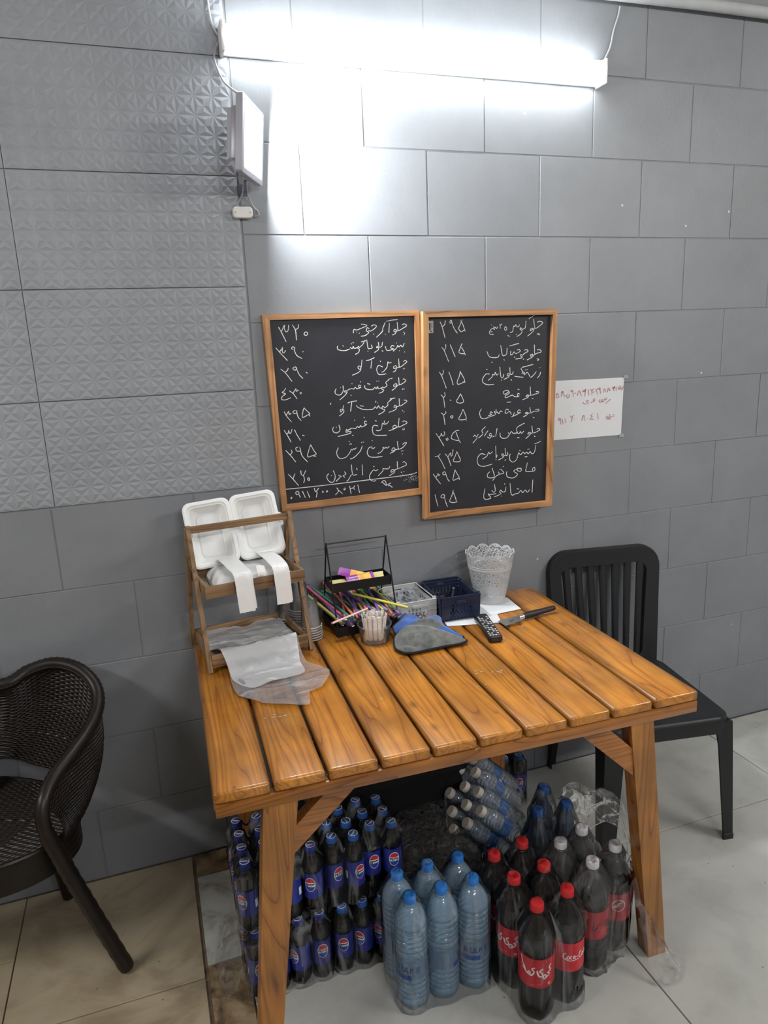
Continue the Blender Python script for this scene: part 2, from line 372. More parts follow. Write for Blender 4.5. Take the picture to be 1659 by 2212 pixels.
for i, (xa, xb) in enumerate(zip(bx, bx[1:])):
    ys = byA if i % 2 == 0 else byB
    for ya, yb in zip(ys[1:], ys): tile('floor_tile', xa, xb, ya, yb, M_tile_beige)
sy = [-0.002, -0.115, -0.478, -0.86, -1.3, -1.75, -2.3, -3.0, -3.8, -4.5]
for i, (ya, yb) in enumerate(zip(sy[1:], sy)):
    tile('threshold_stone', -0.001, 0.106, ya, yb, M_strip_b if i % 2 == 0 else M_strip_w, z=0.001 + 0.002 * (i % 2), gap=0.004)
# ------------------------------------------------------------------ table
TZ = 0.785
tb = thing('wooden_table', 'orange varnished plank table against the grey wall with bottles stored beneath', 'table', (0.049, -0.866, 0.0), -radians(1.6))
Wt, Dt = 1.205, 0.862
px = [0.0, .122, .241, .36, .483, .597, .714, .832, .951, 1.072, Wt]
rp = random.Random(4)
for a, b_ in zip(px, px[1:]):
    g = 0.0035; w = b_ - a - 2 * g if a > 0 and b_ < Wt else b_ - a - g
    cx = (a + b_) / 2 + (g / 2 if b_ >= Wt else (-g / 2 if a <= 0 else 0))
    m_ = MB().box((0, 0, 0), (w, Dt, 0.028), 0.0075, seg=3)
    o = part('plank', m_, M_table, tb, 40); o.location = (cx, Dt / 2, TZ - 0.014 - rp.uniform(0, .0012))
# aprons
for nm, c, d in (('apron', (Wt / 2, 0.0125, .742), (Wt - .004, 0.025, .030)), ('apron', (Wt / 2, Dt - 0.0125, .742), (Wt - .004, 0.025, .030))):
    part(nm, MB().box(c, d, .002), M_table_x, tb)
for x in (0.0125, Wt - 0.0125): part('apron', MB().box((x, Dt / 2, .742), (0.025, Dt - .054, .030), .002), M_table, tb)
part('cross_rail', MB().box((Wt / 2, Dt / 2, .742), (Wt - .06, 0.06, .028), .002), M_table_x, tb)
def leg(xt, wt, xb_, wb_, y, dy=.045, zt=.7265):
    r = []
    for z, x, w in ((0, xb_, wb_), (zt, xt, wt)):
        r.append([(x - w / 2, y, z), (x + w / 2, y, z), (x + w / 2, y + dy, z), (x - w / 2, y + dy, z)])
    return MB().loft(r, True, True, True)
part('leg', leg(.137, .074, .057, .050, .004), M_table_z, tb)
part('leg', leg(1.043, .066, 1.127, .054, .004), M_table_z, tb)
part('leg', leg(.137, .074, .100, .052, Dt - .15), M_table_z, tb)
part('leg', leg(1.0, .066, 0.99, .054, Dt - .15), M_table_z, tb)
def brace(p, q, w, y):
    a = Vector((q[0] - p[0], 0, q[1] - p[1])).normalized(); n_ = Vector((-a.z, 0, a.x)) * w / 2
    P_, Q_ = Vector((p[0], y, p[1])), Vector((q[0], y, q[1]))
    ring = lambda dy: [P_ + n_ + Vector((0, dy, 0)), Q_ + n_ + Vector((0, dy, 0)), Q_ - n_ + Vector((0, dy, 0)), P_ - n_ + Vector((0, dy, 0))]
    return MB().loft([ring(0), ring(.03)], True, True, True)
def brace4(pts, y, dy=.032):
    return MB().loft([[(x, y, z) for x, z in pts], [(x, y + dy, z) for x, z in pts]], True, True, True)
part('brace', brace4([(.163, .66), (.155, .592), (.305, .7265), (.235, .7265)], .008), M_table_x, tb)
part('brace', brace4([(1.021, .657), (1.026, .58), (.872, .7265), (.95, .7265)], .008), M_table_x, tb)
# ------------------------------------------------------------------ lamps on the wall
M_tubeglow = mat('tube_diffuser', (1, 1, 1), 0.4, emit=(0.93, 0.98, 1.0), es=TUBE_E)
M_whiteplastic = mat('white_plastic', (0.7, 0.7, 0.69), 0.4)
M_alu = mat('grey_aluminium', (0.36, 0.36, 0.40), 0.4, 0.3)
M_floodglow = mat('flood_glass_lit', (1, 1, 1), 0.3, emit=(0.95, 0.98, 1.0), es=FLOOD_E)
M_cable = mat('grey_cable', (0.30, 0.30, 0.33), 0.5)
t = thing('tube_lamp', 'long white fluorescent style lamp glowing at the top of the wall', 'lamp', (0.92, -0.002, 2.49))
part('housing', MB().box((0, -0.011, 0), (1.206, 0.022, 0.066), .003), M_whiteplastic, t)
mb = MB(); r = []
for x in (-0.598, 0.598):
    r.append([(x, -0.0225, -.036)] + [(x, -0.0225 - .04 * sin(a) ** .8, -.036 * cos(a)) for a in [pi * k / 14 for k in range(1, 14)]] + [(x, -0.0225, .036)])
mb.loft(r, True, True, True)
part('diffuser', mb, M_tubeglow, t)
for sx in (-1, 1): part('end_cap', MB().box((sx * .6035, -0.03, 0), (0.010, 0.058, 0.074), .004), M_whiteplastic, t)
# square flood lamp, turned away from the wall
t = thing('flood_lamp', 'square grey flood lamp lit beside the embossed panels under the tube lamp', 'lamp', (0.361, -0.115, 2.217))
ex = Vector((.434, .901, 0)).normalized(); nn = Vector((.895, -.431, -.10)).normalized(); uz = ex.cross(nn) * -1
uz = nn.cross(ex).normalized()
if uz.z < 0: uz = -uz
Mf = Matrix((( ex.x, uz.x, nn.x, 0), (ex.y, uz.y, nn.y, 0), (ex.z, uz.z, nn.z, 0), (0, 0, 0, 1)))
fr_ = MB(); 
outer = rrect(.188, .188, .006, 3); inner = rrect(.152, .152, .004, 3)
fr_.loft([[(x, y, -.012) for x, y in outer], [(x, y, .006) for x, y in outer], [(x, y, .008) for x, y in rrect(.18, .18, .005, 3)],
          [(x, y, .008) for x, y in rrect(.160, .160, .004, 3)], [(x, y, .0035) for x, y in inner]], True, False, False, Mf)
fr_.loft([[(x, y, -.012) for x, y in outer], [(x, y, -.014) for x, y in rrect(.16, .16, .004, 3)]], True, False, True, Mf)
part('frame', fr_, M_alu, t)
g_ = MB(); g_.add([(x, y, .0036) for x, y in inner], [tuple(range(len(inner)))], Mf); part('glass', g_, M_floodglow, t, 0)
hb = MB(); hb.box((0, 0.01, -.027), (.10, .13, .026), .004, Mf)
for k in range(7): hb.box((-.042 + .014 * k, 0.01, -.045), (.003, .12, .014), 0, Mf)
part('heat_sink', hb, M_alu, t)
br = MB(); br.tube([(-.02, .02, -.094), (-.018, .035, -.115), (-.014, .06, -.118), (-.014, .112, -.10)], .0045, 6)
br.box((-.014, .112, -.10), (.03, .004, .03), .001)
part('bracket', br, mat('dark_bracket', (.12, .12, .16), .5, .4), t)
part('lead', MB().tube(catmull([(-.02, .055, -.1), (-.022, .085, -.118), (-.035, .105, -.14), (-.046, .108, -.157)], 5), .003, 6), M_cable, t)
part('lead', MB().tube(catmull([(-.018, .055, -.1), (-.008, .08, -.116), (.005, .10, -.137), (.0145, .105, -.15), (.022, .106, -.157), (.024, .106, -.168), (.012, .108, -.172)], 5), .003, 6), M_cable, t)
t = thing('junction_box', 'small cream junction box with two screws below the flood lamp', 'box', (0.338, 0, 2.054))
bx_ = MB(); pr = rrect(.056, .030, .010, 4)
bx_.loft([[(x, -.008, z) for x, z in pr], [(x, -.023, z) for x, z in pr], [(x, -.025, z) for x, z in rrect(.052, .026, .009, 4)]], True, True, True)
part('cover', bx_, mat('cream_plastic', (.62, .6, .57), .4), t)
for sx in (-1, 1):
    part('screw', MB().lathe([(.0, .0), (.0026, .0), (.0026, .001), (0, .0012)], 10, Matrix.Translation((sx * .021, -.0252, 0)) @ Matrix.Rotation(pi / 2, 4, 'X')), M_alu, t)
tag(part('cable', MB().tube(catmull([(.291, -.009, 2.60), (.296, -.009, 2.543), (.306, -.010, 2.515), (.3165, -.012, 2.503)], 6), .0028, 6), mat('white_cable', (.5, .5, .52), .5), None), 'pale cable running up to the ceiling from the left end of the tube lamp', 'cable')
tag(part('cable', MB().tube(catmull([(.313, -.012, 2.487), (.306, -.011, 2.481), (.296, -.010, 2.448), (.314, -.010, 2.398), (.334, -.03, 2.37), (.345, -.075, 2.345)], 6), .003, 6), M_cable, None), 'grey cable curving down from the tube lamp to the flood lamp', 'cable')
tag(part('cable', MB().tube(catmull([(1.607, -.004, 2.70), (1.60, -.004, 2.67), (1.585, -.004, 2.63), (1.572, -.006, 2.58), (1.545, -.008, 2.531)], 6), .0028, 6), mat('white_cable', (.5, .5, .52), .5), None), 'pale cable hanging from the ceiling to the right end of the tube lamp', 'cable')
# ------------------------------------------------------------------ boards with chalk writing
import json
WR = json.loads('''{"L": {"r1": "4190 17330 4272 17161 4388 16898;4261 17191 4324 17304 4377 17384 4363 17279 4401 17193 4466 17215 4503 17381;4615 17386 4699 17223 4710 16926;4690 17232 4784 17290 4807 17393;4993 17161 4957 17101 5009 17062 5066 17091 5057 17153 5000 17161;8165 17279 8244 17309 8319 17249 8204 17182 8068 17113 8019 17131 8001 17370;8067 17103 7972 17100 7901 17071 7879 17119 7936 17149 7969 17094 7916 17013 7828 16977;8200 17061 8220 17041;8251 17027 8233 17008;8218 16977 8231 16963;7738 17346 7708 17051;7636 17403 7829 17435 8021 17446;7597 17372 7506 17179 7520 17115;7575 17018 7595 16998;7503 17116 7438 17048 7287 16926;7131 17270 7219 17308 7302 17255 7125 17128 7023 17147;7059 17193 6993 17227 6961 17133 7041 17083 6913 16993 6776 16976;7189 17037 7209 17014;6795 17342 6896 17330 6989 17290 6823 17226 6719 17188;6719 17188 6634 17169 6557 17193 6528 17079;6631 17113 6640 17097;6720 17078 6733 17062", "r2": "4059 16727 4175 16585 4389 16335;4160 16598 4247 16704 4266 16740 4250 16619 4291 16565 4354 16639;4595 16660 4542 16686 4578 16737 4640 16704 4625 16628 4694 16470 4849 16377;4870 16587 4901 16573;8222 16706 8154 16595 8096 16653 8041 16600 7990 16650;7990 16650 7952 16571 7825 16470;8037 16487 8054 16467;7873 16623 7797 16651 7752 16579 7856 16543 7756 16515 7616 16511 7572 16635;8212 16441 8226 16424;7941 16733 7954 16716;7481 16772 7447 16639 7360 16627 7342 16771;7360 16617 7272 16598 7302 16645 7339 16548 7197 16458;7449 16511 7492 16471;7105 16701 7128 16604 7030 16586 6990 16610 6958 16865;6975 16515 6988 16495;6922 16835 6767 16799;6869 16789 6796 16697 6708 16637;6707 16621 6676 16670 6649 16614 6705 16574 6666 16480 6561 16427;6657 16639 6537 16612 6506 16677 6469 16609 6404 16655;6461 16767 6442 16742;6529 16789 6518 16774;6479 16804 6489 16791;6401 16602 6213 16556 6014 16595 5985 16666 6008 16709;6155 16716 6194 16689", "r3": "4160 16092 4304 15961 4484 15701;4279 15978 4367 16045 4395 16112;4589 16133 4538 16089 4605 16033 4652 16099 4606 16145;4651 16084 4719 15908 4833 15770;4934 15960 4988 15926;8165 16124 8220 16160 8286 16118 8162 16026 8060 15965 8018 15984 8009 16229;8035 15966 7927 15945 7838 15927 7834 15992 7912 16011 7927 15939 7870 15844 7798 15815;8150 15912 8171 15888;8194 15926 8207 15906;7758 16126 7669 16108 7636 16148 7601 15987 7483 15857 7412 15834;7375 16192 7398 16159;7454 15995 7317 16050 7248 15924 7305 15775 7444 15761 7567 15777;6910 16220 7041 16240 7190 16304;7099 16221 7053 15966;6774 16252 6727 15998 6657 15969 6626 16028 6689 16064 6726 15982 6652 15873 6425 15788", "r4": "4270 15509 4216 15428 4148 15381 4258 15337 4149 15265 4123 15172 4244 15155 4410 15208;4377 15424 4499 15322 4608 15157;4484 15339 4555 15420 4591 15475 4602 15395 4670 15432;4708 15367 4730 15308 4762 15354;8127 15567 8163 15582 8229 15522 8140 15451 8039 15407 7996 15426 7987 15641;8013 15402 7905 15381 7815 15354 7811 15413 7897 15441 7908 15348 7739 15232;8098 15271 8118 15237;8152 15284 8161 15241;7773 15626 7613 15595;7647 15577 7538 15501 7576 15400 7460 15325;7478 15324 7419 15360 7395 15295 7458 15269 7420 15212 7295 15170;7391 15345 7284 15318 7252 15392 7207 15316 7164 15374;7243 15566 7225 15551;7295 15573 7302 15553;7164 15374 7074 15304 6883 15325 6817 15394 6830 15442;6909 15503 7012 15471;6706 15579 6684 15555;6698 15434 6631 15470 6621 15406 6696 15392 6557 15361 6508 15412 6453 15350;6395 15532 6411 15515;6453 15350 6369 15372 6247 15330 6210 15268;6210 15268 6143 15288 6179 15324 6227 15267 6135 15159 5976 15045;6348 15172 6367 15151;6103 15484 6104 15322 6002 15199 5868 15223 5832 15306 5878 15400;6015 15431 6028 15417", "r5": "8138 14885 8174 14900 8245 14855 8115 14769 8024 14725 7978 14745 7979 14962;7988 14728 7879 14701 7789 14690 7820 14755 7879 14701 7821 14605 7604 14536;8072 14571 8086 14550;8125 14527 8135 14506;7836 14988 7657 14966;7728 14961 7582 14854 7578 14771 7475 14695;7475 14695 7400 14750 7379 14668 7473 14628 7391 14550 7247 14494;7362 14686 7292 14707 7260 14775 7203 14696 7136 14760;7179 14936 7159 14881;7229 14877 7235 14860;7135 14751 7044 14674 6765 14686 6561 14772 6513 14841;6632 14817 6753 14792;6225 14925 6364 14965 6537 14977;6363 14949 6313 14657;6092 14869 6042 14709 5988 14663 5975 14730 6071 14739 6079 14641 5930 14536;5677 14967 5660 14913", "r5n": "4171 14796 4234 14661 4380 14460;4229 14688 4281 14756 4317 14793 4324 14704 4390 14732;4530 14811 4450 14784 4479 14716 4568 14736 4563 14809;4568 14736 4599 14602 4692 14480;4814 14884 4762 14756 4739 14576 4924 14652 4977 14675 4898 14763 4819 14851;4924 14652 4979 14602", "r6": "4128 14224 4217 14061 4324 13826;4192 14086 4256 14138 4275 14213 4295 14111 4347 14141 4378 14238;4454 14215 4526 14043 4622 13862;4694 14023 4761 13998;8068 14200 8132 14220 8227 14153 8082 14084 7977 14043 7925 14061 7950 14330;7951 14045 7839 14032 7726 13999 7741 14085 7823 14096 7827 14009 7576 13934;8060 13974 8084 13919;8124 13986 8114 13928;7589 14252 7512 14171 7451 14193 7433 14281;7532 14187 7439 14159 7367 14199 7323 14013 7211 13969 7139 13992;7117 14304 7171 14283;7218 14124 7074 14152 7014 14036 7060 13860 7259 13809 7497 13801;6763 14442 6744 14416;6838 14290 6775 14311 6753 14228 6834 14204 6658 14132 6625 14186 6568 14122 6517 14167;6421 14378 6438 14360;6517 14167 6442 14097 6329 14123 6227 14079;6281 14092 6199 14075 6206 14013 6277 14024 6256 13958 5845 13888;6324 13894 6366 13877;6140 14103 6124 14002 6189 14021 6150 14102;5902 14257 5927 14085 5817 14009 5714 14044 5685 14138 5724 14203;5804 14196 5817 14179", "r7": "4129 13591 4278 13410 4425 13194;4262 13428 4325 13507 4308 13592;4534 13667 4456 13630 4484 13537 4600 13540 4584 13653;4600 13540 4649 13360 4807 13159;4947 13707 4874 13544 4818 13328 4975 13348 5099 13388 5037 13496 4946 13690;4975 13348 5094 13314;8040 13448 8106 13496 8181 13489 8056 13358 7941 13308 7886 13327 7858 13569;7923 13310 7754 13289 7660 13262 7682 13355 7763 13348 7745 13254 7582 13187;7976 13241 8005 13221;8033 13254 8058 13227;8010 13150 8024 13123;7573 13424 7497 13371 7462 13409 7405 13378 7352 13418 7348 13338 7252 13251 7159 13224;6979 13676 7003 13653;7077 13431 6984 13397 6969 13461 6858 13425 6803 13273 6881 13144 7080 13108 7320 13115;6652 13651 6614 13619;6706 13646 6691 13630;6645 13513 6604 13423 6546 13330 6357 13173 6211 13124;6445 13478 6389 13431 6354 13458 6316 13413 6271 13441;6200 13705 6224 13686;6257 13638 6290 13594;6219 13600 6245 13615;6271 13441 6204 13325 6072 13199 5875 13175 5786 13293 5783 13414 5842 13529", "r8": "4161 12828 4308 12642 4464 12427;4298 12650 4332 12743 4372 12824;4566 12908 4575 12787 4641 12747 4727 12893;4641 12747 4666 12606 4631 12500;4791 12663 4769 12596 4830 12563 4824 12632 4773 12658;8018 12846 8083 12869 8155 12762 8013 12703 7879 12662 7835 12691 7832 12906;7879 12662 7765 12637 7612 12555 7615 12627 7698 12644 7724 12552 7533 12445;7949 12530 7987 12512;8044 12539 8070 12526;8003 12435 8013 12409;7565 12763 7513 12679 7450 12703;7513 12679 7394 12690 7321 12705 7310 12627 7144 12483;6994 12827 7022 12790;7154 12696 7060 12658 6988 12694 6852 12530 6863 12387 6971 12322 7063 12331;6615 12905 6608 12554;6411 12819 6436 12746;6418 12601 6291 12592 6255 12729 6244 12940;6248 12607 6201 12594;6211 12593 6101 12428 6047 12416;5993 12736 6042 12651 5950 12601 6007 12542;5808 12632 5853 12593 5821 12543 5728 12465 5708 12432;5826 12630 5894 12571 5791 12634;5630 12806 5683 12610 5619 12441 5513 12435 5423 12531 5409 12654 5477 12717;5551 12657 5564 12639", "line": "4048 12353 4753 12349 5811 12359 6900 12383 7831 12398 8325 12421 8518 12468", "ph": "4174 12071 4195 12027 4221 12059 4199 12085;4428 12251 4357 12224 4375 12146 4457 12172 4441 12250;4436 12174 4496 12036;4572 12236 4654 12019;4727 12220 4799 12003;4966 12299 5003 12173 5115 12283;5055 12168 5015 11986;5212 12151 5235 12124 5258 12150 5231 12173;5354 12153 5377 12123 5400 12149 5373 12173;5714 12228 5761 12111 5654 11998;5763 12146 5898 12008;5944 12179 5959 12132 5997 12163 5974 12201;6146 12247 6185 11977;6159 12157 6268 12170 6326 12235;6268 12170 6319 12105;6426 12261 6477 11981", "misc": "7245 12241 7322 12305 7394 12262 7408 12135 7282 12255;7408 12135 7491 12162 7579 12200;7474 12117 7527 12122 7629 12040"}, "R": {"c1": "9415 17328 9483 17173 9579 16819;9484 17187 9563 17226 9604 17365;9754 17318 9803 17373 9824 17316 9778 17276 9748 17310;9823 17302 9908 17103 10017 16953;10200 17376 10133 17237 10067 17098 10161 16996 10258 17041 10306 16992;10135 17350 10213 17235 10306 16992;12983 17211 13069 17243 13197 17190 13053 17077 12951 17021 12888 17044 12845 17331;12933 17022 12813 16982 12711 16941 12745 17013 12813 17017 12848 16937 12609 16769;12970 16815 13021 16843 13084 16811 13022 16799;12657 17336 12895 17461;12555 17267 12522 17049 12404 16995;12404 16995 12352 17055 12329 16997 12404 16951 12353 16851 12201 16769;12174 16857 12194 16839;12301 17158 12268 17086 12200 17103 12166 17162 12133 17091 12082 17121 12049 16948 11948 16908;11857 16824 11938 16778;11781 17116 11737 17045 11780 16986 11831 17042 11781 17116;11565 17194 11591 17050;11571 17137 11648 17206;11481 17111 11448 17054 11405 17099 11365 17071 11333 17130;11251 17190 11267 17175;11382 17028 11283 17060 11207 16990 11183 16919 11232 16875 11331 16871;11233 16961 11299 16959", "c2": "9452 16527 9544 16410 9689 16061;9538 16416 9594 16521 9597 16620;9755 16600 9831 16426 9929 16199;10187 16626 10121 16500 10069 16331 10262 16294 10216 16410 10153 16499;10262 16294 10304 16249;12993 16297 13079 16308 13150 16230 12994 16192 12924 16165 12889 16212 12880 16479;12925 16151 12821 16125 12735 16099 12745 16158 12821 16155 12821 16081 12597 15980;12978 16005 13059 15980 12996 15938;12492 16302 12571 16329 12640 16275 12493 16199 12425 16142;12425 16142 12356 16175 12356 16116 12408 16099 12374 16056 12162 16030;12443 16023 12477 16007;12219 16328 12304 16339 12332 16279 12169 16213 12100 16274 12033 16189 11958 16177;11982 16309 11965 16192;12101 16112 12142 16081;11931 16472 12287 16546;11837 16417 11823 16227 11746 16172 11662 16190 11596 16514;11712 16041 11745 16010;11544 16210 11477 16119 11194 16143 11080 16332;11243 15975 11293 15958", "c3": "9345 15748 9430 15614 9587 15205;9424 15629 9496 15711 9483 15807;9689 15730 9765 15538 9840 15296;10107 15738 10056 15552 9988 15410 10019 15306 10248 15396 10201 15544 10107 15695;10248 15396 10264 15351;13121 15707 13097 15693;13133 15556 13099 15452 13002 15351;12965 15579 12861 15464 12740 15380;12723 15411 12618 15567 12531 15511 12479 15589 12393 15533;12463 15410 12273 15435 12129 15457;12410 15742 12720 15802 12841 15820;12358 15729 12462 15545 12514 15482;12531 15661 12555 15642;12600 15673 12610 15651;12067 15625 12051 15551 11965 15540 11938 15765;11948 15541 11863 15486 11846 15547 11914 15558 11897 15455 11710 15375;11982 15360 12017 15329;11711 15554 11694 15465 11609 15455 11560 15798;11609 15366 11626 15344;11508 15579 11441 15538 11391 15629 11357 15542 11290 15569 11273 15488 11122 15377;11058 15749 11098 15738;11174 15581 11040 15588 10923 15447 10922 15329 11088 15237 11339 15232", "c4": "9390 15007 9477 14885 9518 14574;9471 14891 9537 14969 9520 15081;9708 14818 9759 14785;10094 14994 10027 14880 9943 14753 10056 14687 10204 14721 10158 14872 10094 14994;12954 14897 13042 14892 13060 14845 12903 14809 12798 14785 12745 14834 12732 15078;12798 14785 12658 14778 12571 14738 12605 14797 12658 14793 12641 14718 12432 14646;12798 14678 12851 14650;12240 15015 12309 15005;12327 14844 12258 14878 12234 14804 12310 14784 12138 14765 12034 14831 11795 14756 11778 14832 11931 14913 11829 15009 11693 14957 11744 14879 11897 14945;11829 14602 11983 14601", "d5": "12943 14277 13067 14284 13067 14222 12873 14220 12803 14178 12760 14212 12713 14369;12803 14178 12662 14173 12539 14166 12592 14208 12644 14189 12627 14129 12453 14055;12839 14015 12903 13992;12364 14285 12277 14307 12243 14217 12365 14224 12174 14145 12001 14096;12121 14241 12070 14122;11897 14332 11811 14369 11760 14250 11828 14230 11931 14284 12001 14173;11657 14288 11589 14323 11520 14236 11452 14302 11384 14246 11351 14339;11419 14395 11384 14216 11214 14167 10994 14107 10843 14148 10795 14317 10863 14447;11283 14283 11215 14318 11181 14260 11248 14225 11113 14189;9376 14415 9464 14320 9515 14005;9464 14320 9556 14402 9538 14448;9739 14286 9715 14243 9780 14209 9804 14272 9749 14288;10184 14478 10099 14305 10014 14162 10145 14123 10294 14157 10247 14325 10184 14478;10277 14143 10293 14082", "d6": "9176 13748 9285 13590 9457 13299;9279 13605 9351 13659 9369 13733 9416 13639 9498 13692 9468 13785;9544 13554 9559 13483 9615 13503 9593 13565;10024 13778 9909 13774 9775 13671 9746 13522 10001 13441 9955 13596 9908 13735;10002 13456 10066 13360;13003 13589 13074 13614 13128 13563 12986 13496 12880 13473 12837 13508 12806 13728;12880 13473 12773 13466 12650 13444 12684 13504 12755 13483 12721 13407 12562 13295;12898 13362 12945 13333;12490 13566 12403 13495 12350 13561 12315 13502 12245 13523 12210 13696 12454 13817 12517 13834;12228 13353 12316 13352;12245 13523 12071 13521 12001 13588 11932 13501 11880 13567;11932 13501 11828 13385 11655 13383 11569 13468 11569 13575;11450 13738 11397 13466;11363 13484 11278 13460;11244 13555 11176 13591 11159 13500 11244 13524 11175 13422 11074 13476;11109 13688 11007 13574 10972 13500;11009 13833 10873 13706 10922 13611;10905 13582 10803 13498 10736 13473;10737 13595 10669 13509 10602 13575 10551 13518;10702 13476 10532 13306", "d7": "9123 12972 9237 12977 9320 13045;9237 12977 9362 12768 9481 12512;9493 13030 9595 12899 9704 12599;9589 12906 9646 12986 9697 13042 9711 12934 9761 12976 9791 13156;9928 13068 9859 12906 9790 12759 9955 12714 10056 12766 9992 12925 9928 13068;10056 12766 10038 12712;12919 13077 13169 13151;12973 13025 12914 12792 12815 12738 12743 12823 12672 12750 12601 12820 12530 12763 12459 12832 12371 12745 12282 12832;12282 12832 12213 12601 12072 12513 11949 12594 11932 12737 11967 12812;12635 12911 12724 12919;12317 12907 12370 12871;12531 12652 12637 12658;11845 12885 11862 12790 11792 12780 11758 13033;11792 12780 11653 12762 11636 12841 11705 12804 11671 12713 11497 12635;11740 12597 11792 12624;11446 12827 11411 12736 11396 13142;11394 12675 11418 12642;11275 12951 11171 12882 11121 12949 11068 12829 10966 12761 10880 12722;10799 13069 10839 13050;11001 12866 10831 12912 10694 12770 10725 12550 10929 12468 11255 12516", "d8": "9043 12386 9137 12239 9305 12013;9137 12255 9188 12326 9222 12384 9246 12305 9287 12347;9453 12423 9393 12383 9418 12319 9500 12342 9469 12428;9500 12342 9563 12166 9637 12066;9851 12462 9797 12267 9770 12099 9911 12131 9995 12170 9914 12317 9850 12447;9995 12170 10010 12090;12945 12247 12855 12224 12856 12111 12946 12151 12920 12243;12856 12111 12605 12126 12576 12186 12639 12436;12373 12237 12249 12281 12249 12186 12384 12166 12373 12269 12143 12228 12108 12167 12250 12058 12073 11948 11862 12001 11809 12117 11827 12210;11705 12396 11670 12383;11583 12313 11652 12243 11704 12159 11547 12142 11495 12226;11565 12141 11408 12077 11269 11933;11530 12286 11548 12300;11254 12375 11339 12084 11200 12034 11080 12078 11081 12188 11167 12258", "d9": "9089 11674 9133 11467 9194 11248;9369 11644 9301 11573 9382 11518 9450 11588 9385 11651;9433 11559 9478 11367 9541 11196;9770 11757 9716 11575 9628 11366 9862 11324 9832 11516 9753 11712;9863 11387 9902 11313;12859 11805 12834 11338;12735 11462 12646 11374 12555 11464 12466 11377 12376 11467 12287 11380 12163 11377;12216 11548 12305 11523;12163 11361 12003 11361 11950 11768;11721 11776 11756 11756;11791 11657 11756 11500 11650 11495 11580 11567 11545 11491 11597 11437 11440 11374 11335 11353;11615 11355 11632 11327;11337 11799 11371 11573 11301 11517 11232 11603;11405 11458 11196 11448 11092 11475 11195 11336 11126 11296 10987 11295 10919 11398 10973 11678"}, "P": {"p1": "13966 14766 13927 14674 13969 14606 14037 14632 14016 14716 13966 14761;14130 14756 14162 14801 14197 14822 14241 14702 14297 14640;14197 14822 14133 14638;14392 14716 14352 14636 14409 14578 14463 14618 14467 14712;14568 14847 14528 14815 14556 14777 14611 14810 14568 14847;14611 14810 14644 14595;14682 14723 14738 14724;14796 14633 14875 14806 14964 14611;15014 14821 15044 14748 15070 14818 15106 14745 15139 14857 15128 14755 15118 14589;15252 14831 15278 14610;15350 14825 15404 14751 15408 14607;15404 14751 15491 14853;15438 14720 15518 14720;15562 14825 15584 14764 15647 14844;15593 14763 15654 14616;15731 14863 15684 14830 15720 14792 15761 14825 15731 14863;15747 14814 15776 14645;15895 14662 15933 14815 16009 14679;16067 14675 16104 14829 16180 14705;16164 14754 16230 14762;16275 14856 16307 14794 16334 14840 16378 14802 16376 14874 16327 14792 16354 14694;16434 14846 16464 14700;16520 14866 16569 14742 16621 14884;16637 14859 16678 14724 16781 14887", "p2": "16220 14425 16108 14347 15996 14269;16045 14484 16019 14413 15947 14430 15921 14359 15820 14365;15959 14489 16002 14474;15889 14445 15818 14414 15863 14363 15778 14332 15720 14372 15760 14441;15560 14454 15506 14385 15475 14459 15545 14479;15506 14385 15421 14367 15408 14344 15365 14358;15278 14424 15207 14440 15194 14393 15266 14353 15197 14309 15084 14329 15040 14391", "p3": "14106 13881 14043 13874 14060 13813 14121 13832 14106 13881;14121 13832 14146 13651;14198 13839 14229 13669;14300 13867 14350 13696;14534 13934 14578 13871 14673 13949;14619 13881 14573 13699;14710 13819 14727 13808;14803 13812 14817 13799;15002 13720 15081 13920 15152 13705;15240 13795 15258 13779;15477 13941 15380 13887 15452 13834 15355 13756 15521 13736;15677 13951 15705 13718;16388 13846 16330 13840;16390 13792 16304 13773 16231 13766 16184 13880;16217 13767 16130 13773 16146 13711 16233 13717;16084 13825 16058 13754 16132 13700 16248 13704;16099 13812 16114 13799", "dots": "13951 13785 13962 13772"}}''')
M_black = mat('chalkboard', (0.016, 0.017, 0.024), 0.55, var=0.25, vscale=9)
M_chalk = mat('chalk', (0.72, 0.72, 0.70), 0.9)
M_red = mat('red_ink', (0.40, 0.03, 0.04), 0.6)
M_paper = mat('white_paper', (0.66, 0.67, 0.69), 0.7)
def ribbon(mb, pts, w, lift, rnd=None):
    """flat stroke through 3D points lying in a wall-parallel plane"""
    P = [Vector(p) for p in pts]
    if len(P) > 2: P = catmull(P, 4)
    L = []; Rr = []
    for i, q in enumerate(P):
        t_ = P[min(i + 1, len(P) - 1)] - P[max(i - 1, 0)]
        n_ = Vector((-t_.z, 0, t_.x)).normalized() * w * (1 + (rnd.uniform(-.25, .25) if rnd else 0))
        L.append(q + n_ + Vector((0, -lift, 0))); Rr.append(q - n_ + Vector((0, -lift, 0)))
    n = len(P); mb.add(L + Rr, [(i, i + 1, n + i + 1, n + i) for i in range(n - 1)])
def writing(sets, names, y, w, m, parent, org, rnd):
    for k in names:
        mb = MB()
        for st in sets[k].split(';'):
            a = list(map(int, st.split())); pts = [(a[i] / 1e4 - org[0], y - org[1], a[i + 1] / 1e4 - org[2]) for i in range(0, len(a), 2)]
            ribbon(mb, pts, w, .0002, rnd)
        part('writing', mb, m, parent, 0, kind='stuff')
def quadbar(P, Q, p, q, y0, y1):   # outer edge P-Q, inner edge p-q (x,z), mitred
    f = lambda y: [(P[0], y, P[1]), (Q[0], y, Q[1]), (q[0], y, q[1]), (p[0], y, p[1])]
    return MB().loft([f(y1), f(y0)], True, True, True)
